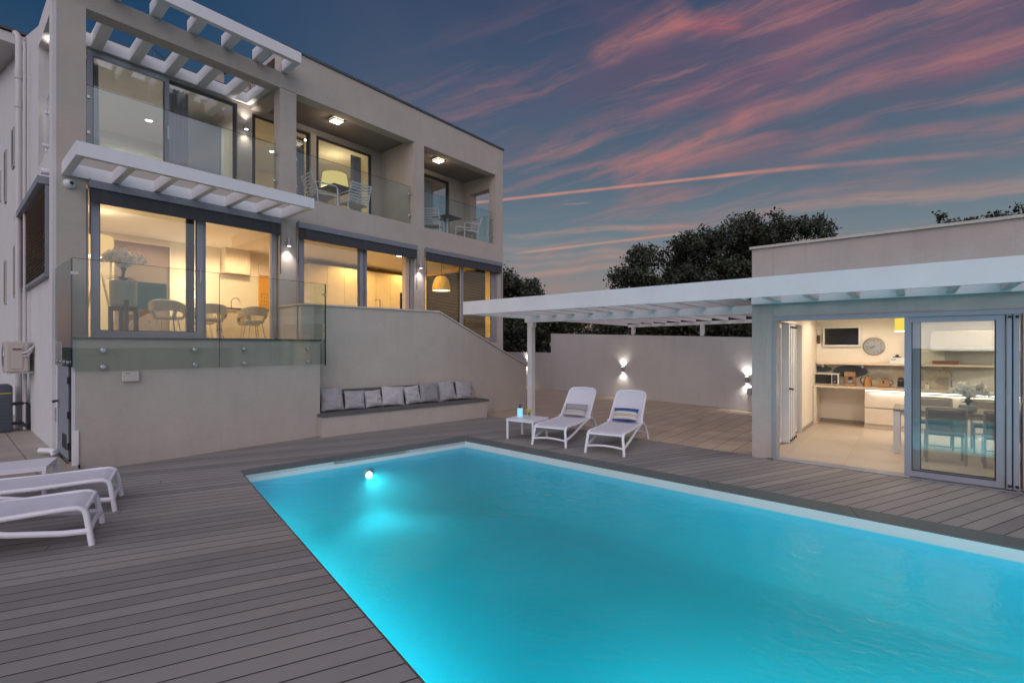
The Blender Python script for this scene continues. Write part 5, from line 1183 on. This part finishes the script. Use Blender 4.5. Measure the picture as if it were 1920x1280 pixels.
for i in range(9):
    u = i / 8; rows.append([m.bm.verts.new((-.30 + .55 * u - .1 * (1 - u) , (j / 8 - .5) * .6 * (1 - .25 * (1 - u)), .38 + .48 * (1 - u) ** 1.8 + .12 * abs(j / 8 - .5) * 2 * u)) for j in range(9)])
for p, q in zip(rows, rows[1:]):
    for j in range(8): m.bm.faces.new((p[j], p[j + 1], q[j + 1], q[j]))
m.build('shell', WICK, wk, smooth=True)
for x, y in ((-.2, -.2), (-.2, .2), (.2, -.2), (.2, .2)): MB().tube([(x * .6, y * .6, .40), (x, y, 0)], .010, 8).build('leg', STEEL, wk)
lt = T('living_table', 'oval table behind the tub chairs in the living room', 'dining table', (4.4, 13.0, 1.936))
MB().lathe([(.0, .70), (.55, .70), (.56, .715), (.55, .73), (0, .73)], n=40, sx=1.5, sy=.85, capb=False, capt=False).build('table_top', CABW, lt, smooth=True); MB().lathe([(.25, 0), (.24, .02), (.06, .05), (.05, .66), (.2, .70)], n=24).build('pedestal', STEEL, lt, smooth=True)
tl = T('table_lamp', 'bright small lamp by the back wall seen beside the middle door frame', 'table lamp', (4.42, 15.05, 1.936)); MB().lathe([(.15, 0), (.15, .9)], n=20).build('side_pedestal', CABW, tl); MB().lathe([(.02, .9), (.02, 1.15)], n=12).build('stem', STEEL, tl); MB().lathe([(.09, 1.15), (.07, 1.38)], n=20, capb=False, capt=False).build('lamp_shade', LAMPW, tl, smooth=True); lamp('table_lamp_glow', (4.42, 14.95, 3.5), 14, (1, .84, .6), .06); lamp('table_lamp_glow', (4.42, 14.95, 3.0), 8, (1, .84, .6), .06)
hd = T('wall_cabinet', 'cream wall cabinet with a round pattern on the back wall', 'cabinet', (5.6, 15.24, 3.9)); MB().box(-.34, .34, -.15, .15, 0, .78, bev=.006).build('body', CABW, hd); MB().lathe([(.24, -.152), (.25, -.158), (.26, -.152)], (0, 0, .38), 36, 'Y', capb=False, capt=False).build('round_relief', INW, hd, smooth=True)
wc = T('kitchen_counter', 'low cream counter with a dark top behind the living room chairs', 'counter', (5.5, 14.6, 1.936)); MB().box(-.7, .7, -.3, .3, 0, .86).build('body', CABW, wc); MB().box(-.72, .72, -.32, .32, .861, .90).build('worktop', DKWOOD, wc); MB().tube([(-.25, 0, .90), (-.25, 0, 1.12), (-.18, 0, 1.2), (-.08, 0, 1.2), (-.02, 0, 1.1)], .011, 8).build('tap', STEEL, wc, smooth=True)
yp = T('yellow_panel', 'orange yellow wall panel with dark leaf shapes on the back wall', 'wall art', (6.5, 15.36, 2.95)); MB().box(-.2, .22, -.02, .035, 0, .96).build('panel', mat('orange_paint', (.72, .34, .02), .7, var=.04), yp); m = MB()
rnd = random.Random(4)
for k in range(16):
    x, z = -.14 + .085 * (k % 4) + rnd.uniform(-.015, .015), .08 + .11 * (k // 4) + rnd.uniform(-.02, .02); m.prism([(x, -.021, z), (x + .012, -.021, z + .03), (x + .008, -.021, z + .07), (x - .012, -.021, z + .03)], (0, -.003, 0))
m.build('leaf_shapes', DKWOOD, yp); MB().box(-.2, .22, -.02, .035, 1.0, 1.36).build('upper_panel', CABW, yp)
# kitchen of the villa
kc = T('kitchen_cupboards', 'tall cream kitchen cupboards with a built-in oven behind the middle windows', 'cupboard', (9.8, 15.08, 1.936))
for k in range(7): MB().box(-2.2 + k * .62, -2.2 + k * .62 + .612, -.3, .3, .1, 2.50, bev=.004).build('cupboard_door', CABW, kc)
ov = MB().box(1.32, 1.90, -.318, -.302, 1.05, 1.85).build('oven', BLK, kc); MB().box(1.38, 1.84, -.33, -.32, 1.68, 1.70).box(1.38, 1.84, -.33, -.32, 1.24, 1.26).build('oven_handle', STEEL, ov); MB().box(1.40, 1.82, -.322, -.319, 1.3, 1.6).build('oven_glass', MATS['black_screen'], ov)
ki = T('kitchen_island', 'cream kitchen island with a chrome tap behind the parapet', 'kitchen island', (8.7, 12.6, 1.936)); MB().box(-.95, .95, -.35, .35, 0, .88).build('body', CABW, ki); MB().box(-.98, .98, -.38, .38, .881, .92).build('worktop', INW, ki); MB().tube([(0, -.05, .92), (0, -.05, 1.28)], .016, 8).tube([(0, -.05, 1.26), (-.16, -.05, 1.27), (-.18, -.05, 1.22)], .011, 8).build('tap', STEEL, ki, smooth=True)
pn = T('pendant_lamp', 'large yellow bell shaped pendant lamp behind the right ground floor door', 'pendant lamp', (10.97, 12.3, 4.62))
MB().tube([(0, 0, 0), (0, 0, -.46)], .008, 6).build('cord', BLK, pn); MB().lathe([(.30, -.95), (.31, -.90), (.295, -.75), (.24, -.58), (.17, -.48), (.10, -.46), (0, -.455)], n=32, capb=False, capt=False).build('lamp_shade', mat('yellow_felt_shade', (.62, .40, .08), .8, emit=(1, .55, .1), estr=.18), pn, smooth=True); MB().lathe([(.29, -.945), (.285, -.94)], n=32).build('diffuser', LAMPW, pn)
lamp('pendant_glow', (10.97, 12.3, 3.58), 30, (1, .80, .42), .15)
sh = T('window_shutter', 'dark slatted shutter closed over the right side window of the dining corner', 'shutter', (12.02, 12.75, 1.94)); m = MB()
for k in range(46): m.obox((0, 0, .03 + k * .054), (.05, 3.0, .006), ry=R(50))
m.build('slats', mat('dark_olive_slats', (.05, .045, .025), .5), sh); MB().box(-.03, .03, -1.53, -1.50, 0, 2.52).box(-.03, .03, 1.50, 1.53, 0, 2.52).build('side_rail', ALUD, sh)
dc = T('dining_bench', 'dark upholstered seat at the foot of the right ground floor window', 'seat', (11.3, 11.6, 1.936)); MB().box(-.3, .3, -.25, .25, .1, .45, bev=.06).box(-.3, .3, .18, .3, .451, .85, bev=.05).build('upholstery', mat('brown_upholstery', (.10, .07, .05), .8), dc, smooth=True)
for x in (-.25, .25): MB().box(x - .02, x + .02, -.2, .2, 0, .1).build('foot', BLK, dc)
GDn = 'round downlights in the lit rooms'
for x, y, z, lab in ((3.04, 11.75, 4.619, 'round downlight in the living room ceiling near the left door'), (6.49, 12.14, 4.619, 'round downlight above the left pane of the middle window'), (9.29, 12.39, 4.619, 'round downlight above the right pane of the middle window'), (10.25, 12.05, 4.619, 'round downlight in the ceiling of the dining corner'), (3.48, 15.1, 7.599, 'round downlight behind the upper left glass'), (4.25, 15.06, 7.599, 'round downlight behind the dark upper window pane'), (6.40, 14.69, 7.599, 'round downlight behind the narrow upper window'), (6.67, 13.12, 7.599, 'round downlight above the drum lampshade, near the curtain')):
    t = T('downlight', lab, 'downlight', (x, y, z), 0, GDn); MB().lathe([(.085, -.012), (.095, 0)], n=24, capt=False).build('rim', WHT, t); MB().lathe([(.075, -.014), (.07, -.013)], n=24).build('lens', LAMPC, t)
ul = T('floor_lamp', 'lit drum lampshade behind the middle balcony window', 'floor lamp', (7.74, 13.5, 5.14)); MB().lathe([(.40, 1.42), (.385, 1.60), (.35, 1.86)], n=36, capb=False, capt=False).build('lamp_shade', SHADE2, ul, smooth=True); MB().lathe([(.39, 1.425), (.385, 1.43)], n=36).build('diffuser', emis('drum_diffuser', (1, .86, .58), 2.2), ul); MB().lathe([(.18, 0), (.17, .03), (.02, .05), (.02, 1.45)], n=20).build('stand', STEEL, ul)
lamp('drum_glow', (7.74, 13.5, 6.3), 24, (1, .76, .40), .2); lamp('drum_glow', (7.74, 13.5, 7.15), 14, (1, .76, .40), .2)
wd = T('wall_mirror', 'pale picture panel leaning behind the right balcony window', 'picture', (10.9, 14.0, 5.9)); MB().box(-.3, .3, -.02, .02, 0, 1.0).build('panel', CABW, wd)
# room light: beams of the downlights, with unseen fill beams added between them
WARM = (1, .70, .38); YEL = (1, .60, .17)
for x, y, z, e, c in ((3.04, 11.75, 4.60, 130, WARM), (2.1, 12.4, 4.60, 50, WARM), (5.4, 13.8, 4.60, 170, WARM), (3.3, 14.0, 4.60, 130, WARM), (6.49, 12.14, 4.60, 90, YEL), (9.29, 12.39, 4.60, 120, YEL), (9.0, 14.2, 4.60, 110, YEL), (10.25, 12.05, 4.60, 40, YEL), (11.2, 14.2, 4.60, 70, YEL), (3.48, 15.1, 7.58, 150, (1, .92, .80)), (3.0, 13.4, 7.58, 90, (1, .92, .80)), (6.40, 14.69, 7.58, 50, (1, .78, .48)), (6.67, 13.12, 7.58, 50, (1, .78, .48)), (10.6, 14.4, 7.58, 24, YEL)):
    lamp('downlight_fill_beam', (x, y, z), e, c, .04, 'SPOT', (x, y, z - 1), 172, .35)
for x, y, e in ((10.2, .9, 62), (12.2, .9, 56), (9.5, -.6, 70), (10.6, -1.6, 60), (12.3, -1.2, 60)): lamp('downlight_fill_beam', (x, y, 2.50), e, (1, .83, .65), .04, 'SPOT', (x, y, 0), 172, .35)  # beams added to light the kitchen; no downlight fittings modelled here
lamp('led_light', (12.86, -.6, .81), 9, (1, .88, .72), .05, 'AREA', (12.6, -.6, .2), size=2.6, size_y=.04)
# ------------------------------------------------------------------ trees and shrubs beyond the garden wall
def leaves(mb, rnd, blobs, n, size, dense=.55):
    bm = mb.bm
    tot = sum(b[3] ** 2 for b in blobs)
    for (x, y, z, r, sq) in blobs:
        k = int(n * r * r / tot)
        for _ in range(k):
            d = Vector((rnd.gauss(0, 1), rnd.gauss(0, 1), rnd.gauss(0, 1))).normalized()
            rr = r * (rnd.random() ** .38) * (1 + .16 * math.sin(d.x * 7 + x) * math.sin(d.z * 9 + y) + .12 * math.sin(d.y * 13 + z))
            c = Vector((x, y, z)) + Vector((d.x * rr, d.y * rr, d.z * rr * sq))
            # a little spray: three or four leaves on one twig
            ax = (d + Vector((rnd.uniform(-.8, .8), rnd.uniform(-.8, .8), rnd.uniform(-.6, .9)))).normalized(); mi = rnd.choice((0, 0, 1, 1, 2))
            for q in range(3):
                s = size * rnd.uniform(.6, 1.25); o = c + ax * s * q * .8
                u = Vector((rnd.uniform(-1, 1), rnd.uniform(-1, 1), rnd.uniform(-1, 1))).normalized(); v = u.cross(ax).normalized() * s * .42
                f = bm.faces.new([bm.verts.new(o), bm.verts.new(o + u * s * .5 + v), bm.verts.new(o + u * s), bm.verts.new(o + u * s * .5 - v)]); f.material_index = mi
def tree(x, y, top, rad, seed, label, n=7600, size=.18, trunk=True, name='tree', cat='tree', group='trees beyond the garden wall', low=.22):
    rnd = random.Random(seed); t = thing(name, label, cat, (x, y, -.03), 0, group)
    blobs = []; cz = top * .62; nb = 20
    for k in range(nb):
        a = rnd.uniform(0, 6.28); h = rnd.uniform(low, .93) if k else .86
        e = rad * math.sqrt(max(.05, 1 - abs((h - .5) / .58) ** 3)) * rnd.uniform(.35, .85); r = rad * rnd.uniform(.26, .46)
        z = min(top * h, top - r * .8)
        blobs.append((math.cos(a) * e, math.sin(a) * e, z, r, rnd.uniform(.6, .9)))
    for k in range(16):        # ragged outer sprays
        a = rnd.uniform(0, 6.28); h = rnd.uniform(.4, .98); e = rad * rnd.uniform(.7, 1.08) * math.sqrt(max(.1, 1 - abs((h - .5) / .62) ** 3)); r = rad * rnd.uniform(.10, .2)
        blobs.append((math.cos(a) * e, math.sin(a) * e, min(top * h, top - r), r, 1.1))
    if trunk:
        m = MB(); m.tube([(0, 0, 0), (rad * .04, .05, top * .22), (-rad * .03, .1, top * .42)], .26 * rad / 3, 10, r2=.14 * rad / 3)
        for bx_, by_, bz_, r, _ in blobs[:9]: m.tube([(0, .05, top * .28), (bx_ * .45, by_ * .45, (top * .3 + bz_) / 2), (bx_, by_, bz_)], .09 * rad / 3, 6, r2=.02)
        m.build('trunk', BARK, t, smooth=True)
    lm = MB(); leaves(lm, rnd, blobs, n, size); o = lm.build('crown', LEAF[0], t)
    for q in LEAF[1:]: o.data.materials.append(q)
    return t
tree(30.6, 14.9, 7.2, 2.3, 22, 'lowest dark tree at the far left foot of the group beyond the pergola', n=5600)
tree(32.7, 13.8, 9.1, 2.5, 11, 'dark bushy tree near the left end of the group beyond the pergola', n=8000)
tree(35.5, 12.1, 10.5, 2.7, 12, 'dark tree standing left of the tallest ones beyond the pergola', n=7600)
tree(38.0, 10.5, 11.5, 2.8, 13, 'tall dark tree in the middle of the group beyond the pergola', n=8000)
tree(39.8, 8.6, 11.5, 2.8, 14, 'tall dark tree just left of the grey parapet corner', n=8000)
tree(41.4, 6.7, 11.6, 2.7, 19, 'tall dark tree at the right of the group, partly behind the grey parapet', n=7600)
tree(38.4, 12.9, 9.3, 3.2, 21, 'dark tree filling the gap behind the left of the group', n=8000)
tree(43.0, 9.4, 10.4, 3.4, 23, 'dark tree filling the gap behind the right of the group', n=8000)
tree(27.8, 22.7, 7.1, 2.5, 15, 'dark tree just right of the villa corner', n=6500)
tree(26.6, 24.2, 7.6, 2.2, 16, 'dark tree half hidden by the villa corner', n=4000)
tree(43.7, -2.4, 10.9, 1.3, 17, 'tree top showing above the grey parapet, left one', n=5000)
tree(45.7, -5.0, 11.3, 1.9, 18, 'tree top showing above the grey parapet at the right edge', n=5500)
rb = random.Random(9)
for i, (x, y, top, rad) in enumerate([(19.3, 17.6, 3.9, 2.0), (20.2, 15.6, 3.6, 1.9), (21.4, 13.5, 3.7, 2.0), (22.4, 11.8, 3.9, 1.9), (23.0, 10.0, 3.9, 2.0), (23.6, 8.3, 4.0, 2.0), (23.8, 6.4, 4.0, 2.0), (23.8, 4.6, 3.9, 2.0), (23.6, 2.6, 3.8, 2.0), (21.2, 18.8, 4.6, 2.2)]):
    places = ['nearest the villa corner', 'next to the one at the villa corner', 'seen left of the high garden wall', 'above the left end of the high garden wall', 'above the garden wall, left of the first rear post', 'just left of the first rear pergola post', 'between the two rear pergola posts', 'just right of the second rear pergola post', 'beside the grey kitchen building', 'behind the others at the villa corner']
    tree(x, y, top, rad, 30 + i, 'dark shrub behind the garden wall, ' + places[i], n=2600, size=.15, trunk=False, name='shrub', cat='shrub', group='shrubs behind the garden wall', low=.08)
rnd = random.Random(77); lm = MB(); leaves(lm, rnd, [(0, 0, .55, .55, .9), (.4, .3, .4, .4, .9), (-.2, .2, .95, .35, .9)], 600, .12); lm.build('foliage', mat('bright_green_leaf', (.07, .14, .03), .6, var=.4, vscale=4), pl_)
